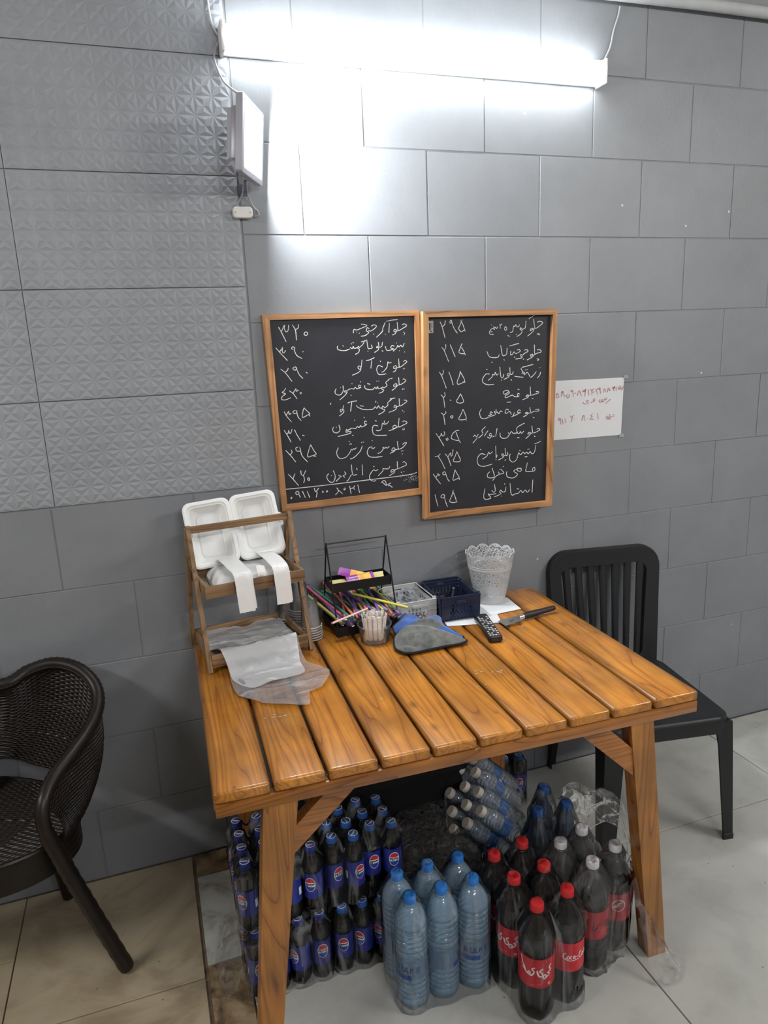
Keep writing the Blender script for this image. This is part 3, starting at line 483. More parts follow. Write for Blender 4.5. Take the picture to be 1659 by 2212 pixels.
def board(name, label, O, I, yb, yplate, yf, side=0):
    org = ((O[0][0] + O[2][0]) / 2, yb, (O[0][1] + O[2][1]) / 2)
    t = thing(name, label, 'menu board', org)
    sh = lambda L: [(x - org[0], z - org[2]) for x, z in L]
    o_, i_ = sh(O), sh(I)
    for k in range(4):
        k2 = (k + 1) % 4
        b = quadbar(o_[k], o_[k2], i_[k], i_[k2], yf - yb, 0.0)
        part('frame_bar', b, M_frame_x if k % 2 == 0 else M_frame_z, t, 20)
    pl = MB(); pl.loft([[(x, yplate - yb, z) for x, z in i_], [(x, -0.001, z) for x, z in i_]], True, True, True)
    pp = MB(); ii = [(x * 1.004, z * 1.004) for x, z in i_]
    pp.loft([[(x, yplate - yb, z) for x, z in ii], [(x, yplate - yb + .003, z) for x, z in ii]], True, True, True)
    part('slate', pp, M_black, t, 0)
    return t, org
r_ = random.Random(2)
t, org = board('chalkboard', 'left chalkboard menu in a light wooden frame, eight dishes, phone number below a line',
    [(.371, 1.770), (.874, 1.771), (.872, 1.171), (.387, 1.166)], [(.392, 1.754), (.858, 1.755), (.857, 1.192), (.404, 1.187)], -.0015, -.012, -.02)
writing(WR['L'], ['r1', 'r2', 'r3', 'r4', 'r5', 'r5n', 'r6', 'r7', 'r8', 'ph', 'line', 'misc'], -.0122, .00115, M_chalk, t, org, r_)
sm = MB()
for k in range(70):
    x, z = .835 + r_.gauss(0, .014), 1.228 + r_.gauss(0, .006); s_ = r_.uniform(.0005, .0016)
    sm.add([(x - s_ - org[0], -.0124 - org[1], z - org[2]), (x - org[0], -.0124 - org[1], z - s_ - org[2]), (x + s_ - org[0], -.0124 - org[1], z - org[2]), (x - org[0], -.0124 - org[1], z + s_ * .6 - org[2])], [(0, 1, 2, 3)])
part('chalk_smudge', sm, M_chalk, t, 0, kind='stuff')
t, org = board('chalkboard', 'right chalkboard menu hung lower, nine dishes, small sticker in its upper left corner',
    [(.877, 1.767), (1.367, 1.763), (1.355, 1.082), (.863, 1.089)], [(.895, 1.748), (1.350, 1.745), (1.338, 1.100), (.882, 1.108)], -.0205, -.028, -.045)
writing(WR['R'], ['c1', 'c2', 'c3', 'c4', 'd5', 'd6', 'd7', 'd8', 'd9'], -.0282, .00115, M_chalk, t, org, r_)
def rel(P): return [(x - org[0], y - org[1], z - org[2]) for x, y, z in P]
stk = MB(); stk.add(rel([(.9, -.0285, 1.737), (.918, -.0285, 1.737), (.917, -.0285, 1.699), (.9, -.0285, 1.699)]), [(0, 1, 2, 3)])
so = part('sticker', stk, mat('sticker_grey', (.42, .38, .35), .6), t, 0)
sp = MB()
for x, z, w, h in ((.9055, 1.719, .0045, .022), (.9125, 1.722, .002, .016), (.909, 1.7045, .004, .004)):
    sp.add(rel([(x - w / 2, -.0288, z - h / 2), (x + w / 2, -.0288, z - h / 2), (x + w / 2, -.0288, z + h / 2), (x - w / 2, -.0288, z + h / 2)]), [(0, 1, 2, 3)])
part('sticker_print', sp, M_black, so, 0)
# note taped on the wall
org = (1.53, 0, 1.414)
t = thing('paper_note', 'white sheet taped to the wall right of the chalkboards with red handwritten numbers', 'note', org)
pc = [(1.384, 1.520), (1.678, 1.517), (1.672, 1.307), (1.384, 1.310)]
def pf(u, v):
    a = [pc[0][i] * (1 - u) + pc[1][i] * u for i in (0, 1)]; b = [pc[3][i] * (1 - u) + pc[2][i] * u for i in (0, 1)]
    x, z = a[0] * v + b[0] * (1 - v), a[1] * v + b[1] * (1 - v)
    return (x - org[0], -.0013 - .0015 * max(0, u - .8) * 5 * (1 - v) ** 2, z - org[2])
part('sheet', MB().grid(16, 10, pf), M_paper, t)
writing(WR['P'], ['p1', 'p2', 'p3', 'dots'], -.0030, .00075, M_red, t, org, r_)
M_tape = clear_mat('clear_tape', body=(.8, .8, .78), body_fac=.3)
for x, z, a in ((1.684, 1.519, .6), (1.674, 1.305, .4)):
    part('tape', MB().box((x - org[0], -.0035, z - org[2]), (.02, .0005, .012), 0, None), M_tape, t, 0)
# ------------------------------------------------------------------ wooden A-frame rack
M_rotr = radians(8)
rk = thing('wooden_rack', 'brown wooden two tier stand with carrying bar at the left back of the table', 'rack', (.235, -.145, TZ), M_rotr)
def bar(p, q, w, d, sidev=(1, 0, 0)):
    p, q = Vector(p), Vector(q); a = Vector(sidev).normalized() * w / 2; n_ = (q - p).cross(a).normalized() * d / 2
    return MB().loft([[p + a + n_, p - a + n_, p - a - n_, p + a - n_], [q + a + n_, q - a + n_, q - a - n_, q + a - n_]], True, True, True)
for sx in (-1, 1):
    part('leg', bar((sx * .152, -.122, 0), (sx * .152, -.004, .405), .012, .018), M_rack, rk)
    part('leg', bar((sx * .152, .112, 0), (sx * .152, .010, .392), .012, .018), M_rack, rk)
part('carrying_bar', bar((-.146, -.006, .392), (.146, -.006, .392), .012, .019, (0, 1, 0)), M_rack_x, rk)
def tray(zb, y0, y1, hw, h, parent, nm):
    z = zb
    o = part(nm, MB().box((0, (y0 + y1) / 2, z + .002), (2 * hw, y1 - y0, .004)), mat('tray_lining', (.42, .42, .30), .6, var=.3, vscale=25), parent, 0)
    for c, d, m in (((0, y0, z + h / 2), (2 * hw + .02, .009, h), M_rack_x), ((0, y1, z + h / 2), (2 * hw + .02, .009, h), M_rack_x)):
        part('tray_board', MB().box(c, d, .001), m, o)
    for sx in (-1, 1): part('tray_board', MB().box((sx * (hw + .005), (y0 + y1) / 2, z + h / 2), (.009, y1 - y0 - .01, h), .001), M_rack, o)
tray(.222, -.128, .062, .135, .034, rk, 'upper_tray')
tray(.012, -.118, .105, .135, .038, rk, 'lower_tray')
Mrk = Matrix.Translation((.235, -.145, TZ)) @ Matrix.Rotation(M_rotr, 4, 'Z')
# foam clamshell, opened flat and leaning behind the carrying bar
M_foam = mat('white_foam', (0.82, 0.82, 0.81), 0.42, sss=0)
cl = thing('foam_container', 'open white foam meal box with two deep halves leaning behind the rack bar', 'food container', (.232, -.135, 1.056)); cl.scale = (1.06, 1.06, 1.08)
X_ = Vector((.985, .035, .065)).normalized(); U_ = Vector((-.07, .40, .90)); U_ = (U_ - X_ * U_.dot(X_)).normalized(); N_ = X_.cross(U_)
if N_.y > 0: N_ = -N_      # towards the viewer
def cshell(cx, w, h):
    b = MB()
    def ring(ins, d, r): return [tuple(X_ * (cx + x) + U_ * (h / 2 + y) + N_ * d) for x, y in rrect(w - 2 * ins, h - 2 * ins, r, 6)]
    rs = [ring(-.001, -.004, .022), ring(-.001, .003, .022), ring(.003, .006, .02), ring(.009, .006, .018), ring(.012, .002, .017), ring(.015, .001, .016), ring(.018, -.010, .018), ring(.028, -.034, .018),
          ring(.031, -.036, .015), ring(.036, -.033, .012), ring(.040, -.034, .010)]
    b.loft(rs, True, False, True)
    rs2 = [ring(-.001, -.004, .022), ring(.016, -.006, .017), ring(.028, -.037, .02), ring(.036, -.039, .016)]
    b.loft(rs2, True, False, True)
    return b
part('tray_half', cshell(-.0657, .1306, .186), M_foam, cl, 30)
part('lid_half', cshell(.0657, .1306, .186), M_foam, cl, 30)
hb = MB()
for k in range(3): hb.tube([tuple(X_ * (-.0028 + .0028 * k) + U_ * z + N_ * .003) for z in (.022, .164)], .0018, 6)
part('hinge', hb, M_foam, cl)
tb_ = MB(); tb_.loft([[tuple(X_ * x + U_ * z + N_ * d) for x, z in ((.131, .075), (.140, .08), (.140, .112), (.131, .118))] for d in (-.002, .004)], True, True, True)
part('closing_tab', tb_, M_foam, cl)
# bundle of white carrier bags on the upper tray
M_bag = mat('white_bag_film', (0.80, 0.80, 0.80), 0.32, bump=0.5, bscale=60)
M_bagclear = clear_mat('translucent_bag_film', tint=(.97, .97, .98), body=(.93, .94, .97), body_fac=.50, gloss_rough=.12, wrinkle=.6, wscale=7, stretch=(1, 2.4, 2.4))
def strap(x, w, seed, drop, off):
    prof = [(.03, .066), (-.06, .070), (-.115, .066), (-.138, .060), (-.146, .045), (-.149, .02), (-.151, .0), (-.152, -drop)]
    n = 22; P = catmull([(0, y, z) for y, z in prof], 4); b = MB()
    def fn(u, v):
        k = v * (len(P) - 1); i = min(int(k), len(P) - 2); q = P[i].lerp(P[i + 1], k - i)
        s_ = (u - .5) * w * (1 + .12 * NZ(v * 3, seed)) + x + .012 * v * off
        return (s_, q.y - .002 * abs(NZ(u * 6, v * 5, seed)) - .0012 * sin(u * 9 + seed), q.z + .002 * NZ(u * 5, v * 7, seed) + .222)
    b.grid(12, 40, fn); return b
bg = thing('carrier_bags', 'bundle of folded white plastic carrier bags with handles hanging over the upper rack tray', 'plastic bags', (.235, -.145, TZ), M_rotr)
def pack(u, v):
    x, y = -.105 + .215 * u, -.115 + .165 * v
    e = min(1, 8 * min(u, 1 - u, v, 1 - v))
    return (x + .02 * (1 - v) * (u - .5), y, .229 + .037 * e ** .5 + .003 * NZ(u * 5, v * 5, 4))
part('folded_stack', MB().grid(24, 18, pack), M_bag, bg, 60)
for i, (x, s_, d) in enumerate(((-.050, 1, .052), (-.044, 2, .046), (.066, 3, .050), (.068, 5, .044))):
    o = strap(x, .046, s_, d, 1.0 if x < 0 else .5)
    part('handle', o, M_bag, bg, 60, M=Matrix.Translation((0, .0018 * (i % 2), -.001 * (i % 2))))
tb_ = MB(); tb_.grid(8, 10, lambda u, v: (.004 + .024 * u, -.124 - .012 * sin(v * 1.6), .290 - .028 * v + .002 * sin(u * 5)))
part('header_tab', tb_, M_bag, bg, 60)
# clear bags spilling from the lower tray onto the planks
def star_patch(out, zf, rings=22, per=6, cen=None):
    """out: closed outline [(x,y)], zf(x,y,t): height; t = 1 on the outline"""
    n = len(out); O = []
    Q = [Vector((x, y, 0)) for x, y in out]
    for i in range(n):
        a, b, c, d = Q[i - 1], Q[i], Q[(i + 1) % n], Q[(i + 2) % n]
        for k in range(per):
            s_ = k / per; lin = b.lerp(c, s_)
            cm = 0.5 * ((2 * b) + (c - a) * s_ + (2 * a - 5 * b + 4 * c - d) * s_ ** 2 + (3 * b - a - 3 * c + d) * s_ ** 3)
            O.append(lin.lerp(cm, .7))
    C_ = Vector((sum(q.x for q in O) / len(O), sum(q.y for q in O) / len(O), 0)) if cen is None else Vector((*cen, 0))
    rs = []
    for r in range(1, rings + 1):
        t_ = r / rings; rs.append([(lambda p: (p.x, p.y, zf(p.x, p.y, t_)))(C_.lerp(q, t_)) for q in O])
    b = MB(); b.loft(rs, True, False, False)
    c0 = len(b.v); b.v.append((C_.x, C_.y, zf(C_.x, C_.y, 0))); m_ = len(O)
    b.f += [(j, (j + 1) % m_, c0) for j in range(m_)]; b.m += [0] * m_
    return b, rs[-1]
def zbag(lift, seed):
    def z(x, y, t_):
        ins = (y + .145) - math.tan(M_rotr) * (x - .235)       # distance behind the rack centre line
        tr = TZ + .034 if ins > -.115 else None
        base = interp([(-.46, TZ + .003), (-.20, TZ + .004), (-.145, TZ + .022), (-.118, TZ + .054), (-.09, TZ + .042), (.09, TZ + .030)], ins)
        w = abs(NZ(x * 9 + seed, y * 6, seed)) * .012 + abs(NZ(x * 24 + y * 10, y * 12 + seed, 3)) * .005
        return base + lift + w
    return z
t = thing('clear_bags', 'crumpled translucent plastic bags spilling from the lower rack tray onto the planks', 'plastic bags', (.25, -.3, TZ))
Mi = Matrix.Translation((-.25, .3, -TZ))
b, _ = star_patch([(.10, -.235), (.110, -.06), (.17, -.025), (.235, -.07), (.29, -.02), (.345, -.05), (.352, -.14), (.36, -.245), (.35, -.33), (.345, -.41), (.255, -.43), (.20, -.45), (.155, -.385), (.145, -.30), (.12, -.255)], zbag(.004, 1.3), 26, 5, (.24, -.22))
part('bag', MB().add(b.v, b.f, Mi), M_bagclear, t, 60)
M_bagclear2 = clear_mat('thin_translucent_bag_film', tint=(.97, .97, .98), body=(.86, .87, .9), body_fac=.22, gloss_rough=.08, wrinkle=.8, wscale=8, stretch=(1, 2.4, 2.4))
b, _ = star_patch([(.150, -.30), (.125, -.20), (.20, -.16), (.30, -.16), (.36, -.19), (.367, -.326), (.413, -.427), (.372, -.505), (.333, -.52), (.32, -.588), (.301, -.592), (.246, -.562), (.207, -.522), (.156, -.46), (.148, -.38)], zbag(0.0, 5.1), 26, 5, (.27, -.36))
part('bag', MB().add(b.v, b.f, Mi), M_bagclear2, t, 60)
# ------------------------------------------------------------------ clear cups
M_cup = clear_mat('clear_cup', tint=(.995, .995, .995), body=(.9, .9, .92), body_fac=.045, gloss_rough=.05, ior=1.3)
M_cuprim = clear_mat('clear_cup_rim', tint=(.97, .97, .98), body=(.88, .88, .9), body_fac=.5)
rim_me = MB().lathe([(.0340, .0), (.0362, .0008), (.0362, .0026), (.0340, .0034)], 32).mesh('rim', M_cuprim, 60)
cp_me = MB().lathe([(.0345, .0), (.0355, .0015), (.0345, .003), (.0325, .003), (.0305, .018), (.0300, .019), (.024, .083), (.0225, .0865), (.019, .0865), (.018, .084), (0, .084)], 32).mesh('plastic_cup', M_cup, 40)
cupn = 0
ordw = ['first', 'second', 'third', 'fourth', 'fifth', 'sixth', 'seventh', 'eighth', 'ninth', 'tenth', 'eleventh', 'twelfth']
def cups(x, y, n, dz, where):
    for k in range(n):
        o = link('plastic_cup', cp_me); o.location = (x, y, TZ + .0006 + k * dz); o.rotation_euler = (0, 0, k); link('rim', rim_me, o)
        pos = 'bottom cup' if k == 0 else ('topmost cup' if k == n - 1 else ordw[k] + ' cup from the bottom')
        tag(o, 'clear plastic cup, %s, %s' % (pos, where), 'cup', 'clear cups stacked upside down')
cups(.424, -.158, 6, .0080, 'front stack beside the rack')
cups(.412, -.072, 9, .0085, 'tall stack by the wall')
cups(.378, -.044 + .003, 5, .0085, 'low stack behind rack leg')
# ------------------------------------------------------------------ black wire stand
M_blk = mat('black_metal', (.008, .008, .009), .4, spec=.4)
ws = thing('wire_stand', 'black two tier wire stand holding straws and sachets', 'stand', (.6, -.11, TZ), radians(1.5))
for sx in (-.1, .1):
    part('side_wire', MB().tube([(sx, -.088, .0), (sx * 1.0, 0, .285)], .0026, 8), M_blk, ws)
    part('side_wire', MB().tube([(sx, .088, .0), (sx * 1.0, 0, .285)], .0026, 8), M_blk, ws)
part('handle', MB().tube([(-.1, 0, .282), (.1, 0, .282)], .0022, 8), M_blk, ws)
def shell_tray(w, d, h, z, flare=0.0):
    b = MB(); pr = lambda W_, D_: [(-W_ / 2, -D_ / 2), (W_ / 2, -D_ / 2), (W_ / 2, D_ / 2), (-W_ / 2, D_ / 2)]
    b.loft([[(x, y, z) for x, y in pr(w, d)], [(x, y, z + h) for x, y in pr(w + flare, d + flare)], [(x, y, z + h) for x, y in pr(w + flare - .003, d + flare - .003)], [(x, y, z + .002) for x, y in pr(w - .003, d - .003)]], True, True, True)
    return b
part('upper_tray', shell_tray(.197, .080, .030, .132), M_blk, ws)
part('lower_tray', shell_tray(.21, .16, .030, .001), M_blk, ws)
# sachets
M_yel = mat('yellow_sachet', (.72, .47, .08), .4); M_pur = mat('purple_sachet', (.27, .035, .30), .4); M_cream = mat('pale_yellow_sachet', (.72, .62, .28), .45)
M_org = mat('orange_print', (.80, .32, .07), .5)
def sachet(name, label, loc, rot, w=.092, h=.030, ends=True, main=M_yel, text=False):
    t = thing(name, label, 'sachet', loc, 0, 'sachets in the upper wire tray'); t.rotation_euler = rot
    f = lambda u, v: ((u - .5) * w, (v - .5) * h, .0022 * (1 - (2 * u - 1) ** 4) * (1 - (2 * v - 1) ** 2))
    b = MB(); b.grid(20, 8, f); b.grid(20, 8, lambda u, v: (f(u, v)[0], f(u, v)[1], -f(u, v)[2]))
    part('pouch', b, main, t, 60)
    if ends:
        z = lambda u, v: (f(u, v)[0], f(u, v)[1], f(u, v)[2] + .0003)
        b = MB(); b.grid(10, 8, lambda u, v: z(.0 + .42 * u, v)); part('printed_band', b, M_pur, t, 60)
        b = MB(); b.grid(4, 8, lambda u, v: z(.88 + .12 * u, v)); part('printed_band', b, M_pur, t, 60)
        b = MB(); b.grid(8, 6, lambda u, v: tuple(a + c for a, c in zip(z(.44 + .20 * u, .15 + .7 * v), (0, 0, .0002)))); part('printed_picture', b, M_org, t, 60)
    if text:
        b = MB()
        # the visible white lettering
        gly = [(0, .5, 0), (.09, .5, 1), (.2, .6, 2), (.33, .6, 1), (.45, .5, 2), (.6, .6, 0), (.68, .5, 2)]
        for gx_, gh, kind in gly:
            x0, x1 = -.044 + gx_ * .052, -.044 + gx_ * .052 + (.0016 if kind == 0 else .0036)
            for xx in ((x0,) if kind == 0 else (x0, x1)):
                b.add([(xx, -.010, .0031), (xx + .0013, -.010, .0031), (xx + .0013, -.010 + gh * .014, .0031), (xx, -.010 + gh * .014, .0031)], [(0, 1, 2, 3)])
            if kind: b.add([(x0, -.0045 if kind == 1 else -.0098, .0031), (x1 + .0013, -.0045 if kind == 1 else -.0098, .0031), (x1 + .0013, (-.0045 if kind == 1 else -.0098) + .0013, .0031), (x0, (-.0045 if kind == 1 else -.0098) + .0013, .0031)], [(0, 1, 2, 3)])
        for k in range(8): b.add([(-.036 + .004 * k, .0035, .0031), (-.0335 + .004 * k, .0035, .0031), (-.0335 + .004 * k, .0065, .0031), (-.036 + .004 * k, .0065, .0031)], [(0, 1, 2, 3)])
        part('lettering', b, mat('white_print', (.8, .78, .8), .5), t, 0)
    return t
zt = TZ + .134
sachet('sachet', 'purple and yellow sachet with white lettering lying along the front of the wire tray', (.603, -.124, zt + .026), (radians(38), radians(-3), radians(3)), text=True)
sachet('sachet', 'yellow and purple sachet propped up highest at an angle in the wire tray', (.585, -.098, zt + .034), (radians(40), radians(14), radians(-22)))
sachet('sachet', 'pale yellow sachet with dark marks at the right end of the wire tray', (.655, -.105, zt + .020), (radians(25), radians(-6), radians(-14)), .062, .030, False, M_cream)
sachet('sachet', 'plain pale sachet at the left end of the wire tray', (.535, -.108, zt + .016), (radians(22), radians(4), radians(8)), .055, .026, False, M_cream)
sachet('sachet', 'yellow sachet lying flat underneath the others in the wire tray', (.59, -.108, zt + .008), (radians(4), 0, radians(3)), .09, .03, False, M_yel)
# straws
SC = {'purple': (.22, .10, .50), 'green': (.02, .30, .12), 'yellow': (.66, .60, .10), 'pink': (.75, .10, .22), 'orange': (.78, .22, .10), 'lilac': (.42, .28, .62), 'dark green': (.01, .13, .06)}
SM = {k: mat(k.replace(' ', '_') + '_straw', v, .35) for k, v in SC.items()}
M_wrap = clear_mat('straw_wrapper', tint=(.98, .98, .98), body=(.8, .8, .82), body_fac=.06)
st_me = {}
for k in SM:
    b = MB(); b.lathe([(.0040, -.095), (.0040, .095), (.0032, .095), (.0032, -.095)], 10); st_me[k] = b.mesh('drinking_straw', SM[k], 40)
wr_me = MB().loft([[(-.005, 0, -.105), (.005, 0, -.105), (.005, .0006, -.105), (-.005, .0006, -.105)], [(-.0042, -.0038, -.096), (.0042, -.0038, -.096), (.0042, .0038, -.096), (-.0042, .0038, -.096)],
    [(-.0042, -.0038, .096), (.0042, -.0038, .096), (.0042, .0038, .096), (-.0042, .0038, .096)], [(-.005, 0, .105), (.005, 0, .105), (.005, .0006, .105), (-.005, .0006, .105)]], True, True, True).mesh('wrapper', M_wrap, 30)
rs = random.Random(11)
seq = ['pink', 'purple', 'lilac', 'purple', 'green', 'purple', 'yellow', 'green', 'orange', 'dark green', 'orange', 'pink', 'purple', 'yellow', 'green', 'lilac', 'orange', 'purple', 'yellow', 'green', 'yellow', 'purple', 'yellow', 'dark green', 'orange', 'lilac',
       'purple', 'pink', 'green', 'orange', 'purple', 'yellow', 'orange', 'green', 'purple', 'yellow', 'lilac', 'green', 'yellow', 'pink']
for i, c in enumerate(seq):
    lay = i // 13; u = (i % 13) / 12
    x = .515 + .185 * u + rs.uniform(-.006, .006); az = rs.uniform(-.45, .25) - .30 * u
    p0 = Vector((x, -.205 + rs.uniform(-.012, .012) + .01 * lay, TZ + .040 + .008 * lay + rs.uniform(0, .004))); 
    d_ = Vector((sin(az), cos(az), .20 + .10 * rs.random() + .03 * lay)).normalized()
    c_ = p0 + d_ * .095
    o = link('drinking_straw', st_me[c]); o.matrix_world = Matrix.Translation(c_) @ d_.to_track_quat('Z', 'Y').to_matrix().to_4x4()
    link('wrapper', wr_me, o)
    tag(o, '%s drinking straw in clear wrapper, among the straws in the lower wire tray' % c, 'straw', '%s straws in the lower wire tray' % c)
M_pinkst = mat('pale_pink_straw', (.78, .60, .60), .4); M_redst = mat('red_stripe', (.5, .06, .08), .4)
pk = MB().lathe([(.0034, -.062), (.0034, .062), (.0028, .062), (.0028, -.062)], 10).mesh('drinking_straw', M_pinkst, 40)
for k in range(3):
    a_ = Vector((.478, -.212 - .007 * k, TZ + .058 + .003 * k)); b_ = Vector((.598, -.192 - .006 * k, TZ + .078 + .003 * k)); d_ = (b_ - a_)
    o = link('drinking_straw', pk); o.matrix_world = Matrix.Translation((a_ + b_) / 2) @ d_.to_track_quat('Z', 'Y').to_matrix().to_4x4()
    sb = MB()
    sb.box((0, .0034, 0), (.0016, .0006, .124)); part('stripe', sb, M_redst, o, 0)
    tag(o, '%s of three pink striped straws lying crosswise on top of the straw pile' % ['rear', 'middle', 'front'][k], 'straw', 'pink striped straws across the pile')
o = link('drinking_straw', st_me['yellow']); d_ = Vector((.22, -.16, -.05)); o.matrix_world = Matrix.Translation((.655, -.155, TZ + .085)) @ d_.to_track_quat('Z', 'Y').to_matrix().to_4x4()
tag(o, 'yellow straw lying diagonally on top of the straw pile', 'straw')
lp = MB(); lp.tube([(.69 + .026 * cos(a), -.115 + .02 * sin(a), TZ + .098 + .004 * sin(a)) for a in [2 * pi * k / 28 for k in range(29)]], .0011, 6, False)
tag(part('rubber_band', lp, M_cream, None), 'yellow rubber band looped over the right end of the straw pile', 'rubber band')
# tub of wrapped toothpicks
tc = (.600, -.262)
t = thing('plastic_tub', 'round clear plastic tub full of paper wrapped toothpicks in front of the straws', 'tub', (*tc, TZ))
part('cup', MB().lathe([(0, .001), (.043, .001), (.0445, .003), (.0495, .052), (.0535, .053), (.0535, .0575), (.0515, .0585), (.0495, .0575), (.0485, .052), (.0435, .004), (0, .0035)], 40), clear_mat('tub_plastic', tint=(.99, .99, .99), body=(.85, .84, .82), body_fac=.09, ior=1.35), t)
M_pk = mat('toothpick_paper', (.76, .70, .65), .8, var=.1, vscale=60); M_pkr = mat('faint_red_print', (.55, .35, .33), .8)
pkm = [MB().box((0, 0, 0), (.011, .0016, h), .0005, seg=1).mesh('toothpick_packet', M_pk, 0) for h in (.074, .080)]
i = 0
for ring_, n, tilt in ((.010, 5, .04), (.022, 9, .09), (.033, 14, .14)):
    for k in range(n):
        a = 2 * pi * k / n + ring_ * 40; x, y = tc[0] + ring_ * cos(a), tc[1] + ring_ * sin(a)
        h = .074 if i % 2 else .080
        o = link('toothpick_packet', pkm[(i + 1) % 2]); 
        o.matrix_world = Matrix.Translation((x, y, TZ + .0455 + rs.uniform(0, .006))) @ Matrix.Rotation(a + pi / 2 + rs.uniform(-.5, .5), 4, 'Z') @ Matrix.Rotation(rs.uniform(-.04, .04), 4, 'Y') @ Matrix.Rotation(tilt * (1 if True else 0), 4, 'X')
        tag(o, 'paper wrapped toothpick packet standing in the round clear tub', 'toothpick packet', 'toothpick packets in the tub'); i += 1
# ------------------------------------------------------------------ small crates
def crate(name, label, loc, rz, w, d, h, m, rings):
    t = thing(name, label, 'crate', loc, rz); b = MB()
    tk = .003
    def wallgrid(ax, s_):
        L = w if ax == 'x' else d; n = 22 if ax == 'x' else 28; nz = 12
        def P(u, v, o_):
            a = (u - .5) * L; z = v * h; q = s_ * ((d if ax == 'x' else w) / 2 - o_)
            fl = .003 * v
            if ax == 'y':  # long sides dip in the middle
                z = v * (h - .014 * min(1, max(0, 1 - abs((u - .5) * 2.0) ** 6)) * v)
            return (a, q + s_ * fl, z) if ax == 'x' else (q + s_ * fl, a, z)
        def skip(u, v):
            i_, j_ = int(u * n), int(v * nz)
            if ax == 'x':
                if 9 <= i_ <= 12 and j_ == 9: return True
                if 5 <= i_ <= 16 and i_ % 2 == 0 and 5 <= j_ <= 7: return True
                if 5 <= i_ <= 16 and (i_ + j_) % 2 == 0 and 1 <= j_ <= 4: return True
            else:
                if 4 <= i_ <= 23 and i_ % 3 == 0 and 3 <= j_ <= 8: return True
            return False
        b.grid(n, nz, lambda u, v: P(u, v, 0), skip); b.grid(n, nz, lambda u, v: P(u, v, tk), skip)
    for ax in 'xy':
        for s_ in (-1, 1): wallgrid(ax, s_)
    part('walls', b, m, t, 30)
    b = MB(); b.box((0, 0, .0025), (w - .004, d - .004, .004)); part('base', b, m, t, 0)
    for k, zz in enumerate(rings):
        b = MB(); pr = [(x, y) for x, y in rrect(w + .006, d + .006, .008, 3)]
        def zr(x, y, z): return z - (.014 * max(0, 1 - abs(y / (d / 2)) ** 6) * (z / h) if abs(x) > w / 2 - .006 else 0)
        f = .003 * zz / h
        b.loft([[(x * s_, y * s_, zr(x, y, zz) + dz) for x, y in pr] for s_, dz in ((1.0, 0), (1.012, .001), (1.012, .0028), (.97, .0035), (.955, .0015))], True)
        part('rib', b, m, t, 40)
    b = MB(); b.box((0, -d / 2 - .0045, h * .78), (.034, .003, .011), .001); part('label_plate', b, m, t)
    if 'two' not in label:
        for sx in (-1, 1):
            part('corner_post', MB().box((sx * (w / 2 - .006), -d / 2 + .004, h + .003), (.013, .008, .010), .002), m, t)
    return t
M_cg = mat('grey_crate_plastic', (.46, .46, .45), .45); M_cn = mat('navy_crate_plastic', (.012, .018, .045), .4)
crate('mini_crate', 'small light grey plastic crate filled with clear plastic forks', (.768, -.103, TZ), radians(1), .136, .172, .074, M_cg, (.0, .038, .054, .0725))
crate('mini_crate', 'small navy blue plastic crate beside the grey crate', (.914, -.128, TZ + .0028), radians(-3), .134, .186, .079, M_cn, (.0, .044, .056, .068, .0775))
M_fork = clear_mat('clear_fork', tint=(.95, .96, 1), body=(.8, .84, .9), body_fac=.35, gloss_rough=.05)
fk = MB(); fk.loft([[(-.0035, 0, -.07), (.0035, 0, -.07), (.0035, .001, -.07), (-.0035, .001, -.07)], [(-.0022, 0, .02), (.0022, 0, .02), (.0022, .001, .02), (-.0022, .001, .02)], [(-.009, .002, .035), (.009, .002, .035), (.009, .003, .035), (-.009, .003, .035)], [(-.009, .002, .045), (.009, .002, .045), (.009, .003, .045), (-.009, .003, .045)]], True, True, True)
for k in range(4): fk.box((-.0075 + .005 * k, .003, .057), (.0022, .001, .026))
fkm = fk.mesh('plastic_fork', M_fork, 0)
for k in range(26):
    d_ = Vector((rs.uniform(-.35, .35), -1 if k % 4 else 1, rs.uniform(-.05, .25))).normalized()
    o = link('plastic_fork', fkm); o.matrix_world = Matrix.Translation((.768 + rs.uniform(-.042, .042), -.095 + rs.uniform(-.02, .02), TZ + .018 + .0016 * k)) @ d_.to_track_quat('Z', 'Y').to_matrix().to_4x4() @ Matrix.Rotation(rs.uniform(-.5, .5), 4, 'Z')
    tag(o, 'clear plastic fork in the small light grey crate', 'fork', 'clear forks in the grey crate')
t = thing('round_lid', 'round black lid with a white emblem in the front of the navy crate', 'lid', (.893, -.165, TZ + .040))
part('disc', MB().lathe([(0, .014), (.012, .0135), (.021, .010), (.0225, .005), (.0225, 0), (0, 0)], 28), mat('gloss_black', (.01, .01, .012), .2), t)
part('emblem', MB().tube([(-.006 + .012 * k / 8, -.003 + .003 * sin(k / 8 * pi), .0139) for k in range(9)], .0013, 6), M_whiteplastic, t)
cb = MB().lathe([(0, 0), (.018, 0), (.0215, .03), (.0215, .0375), (0, .0375)], 20); o = tag(part('small_jar', cb, mat('dark_jar', (.02, .02, .03), .3), None), 'small dark jar under the round lid in the navy crate', 'jar'); o.location = (.893, -.165, TZ + .0075)
t = thing('bottle_opener', 'small dark tool with a bright stud in the back of the navy crate', 'tool', (.945, -.09, TZ + .008))
part('shaft', MB().tube([(-.02, -.02, .006), (.012, .03, .035)], .005, 8), mat('tool_black', (.02, .02, .03), .35), t)
part('stud', MB().lathe([(0, 0), (.004, 0), (.004, .003), (0, .004)], 12, Matrix.Translation((.012, .03, .040))), M_alu, t)
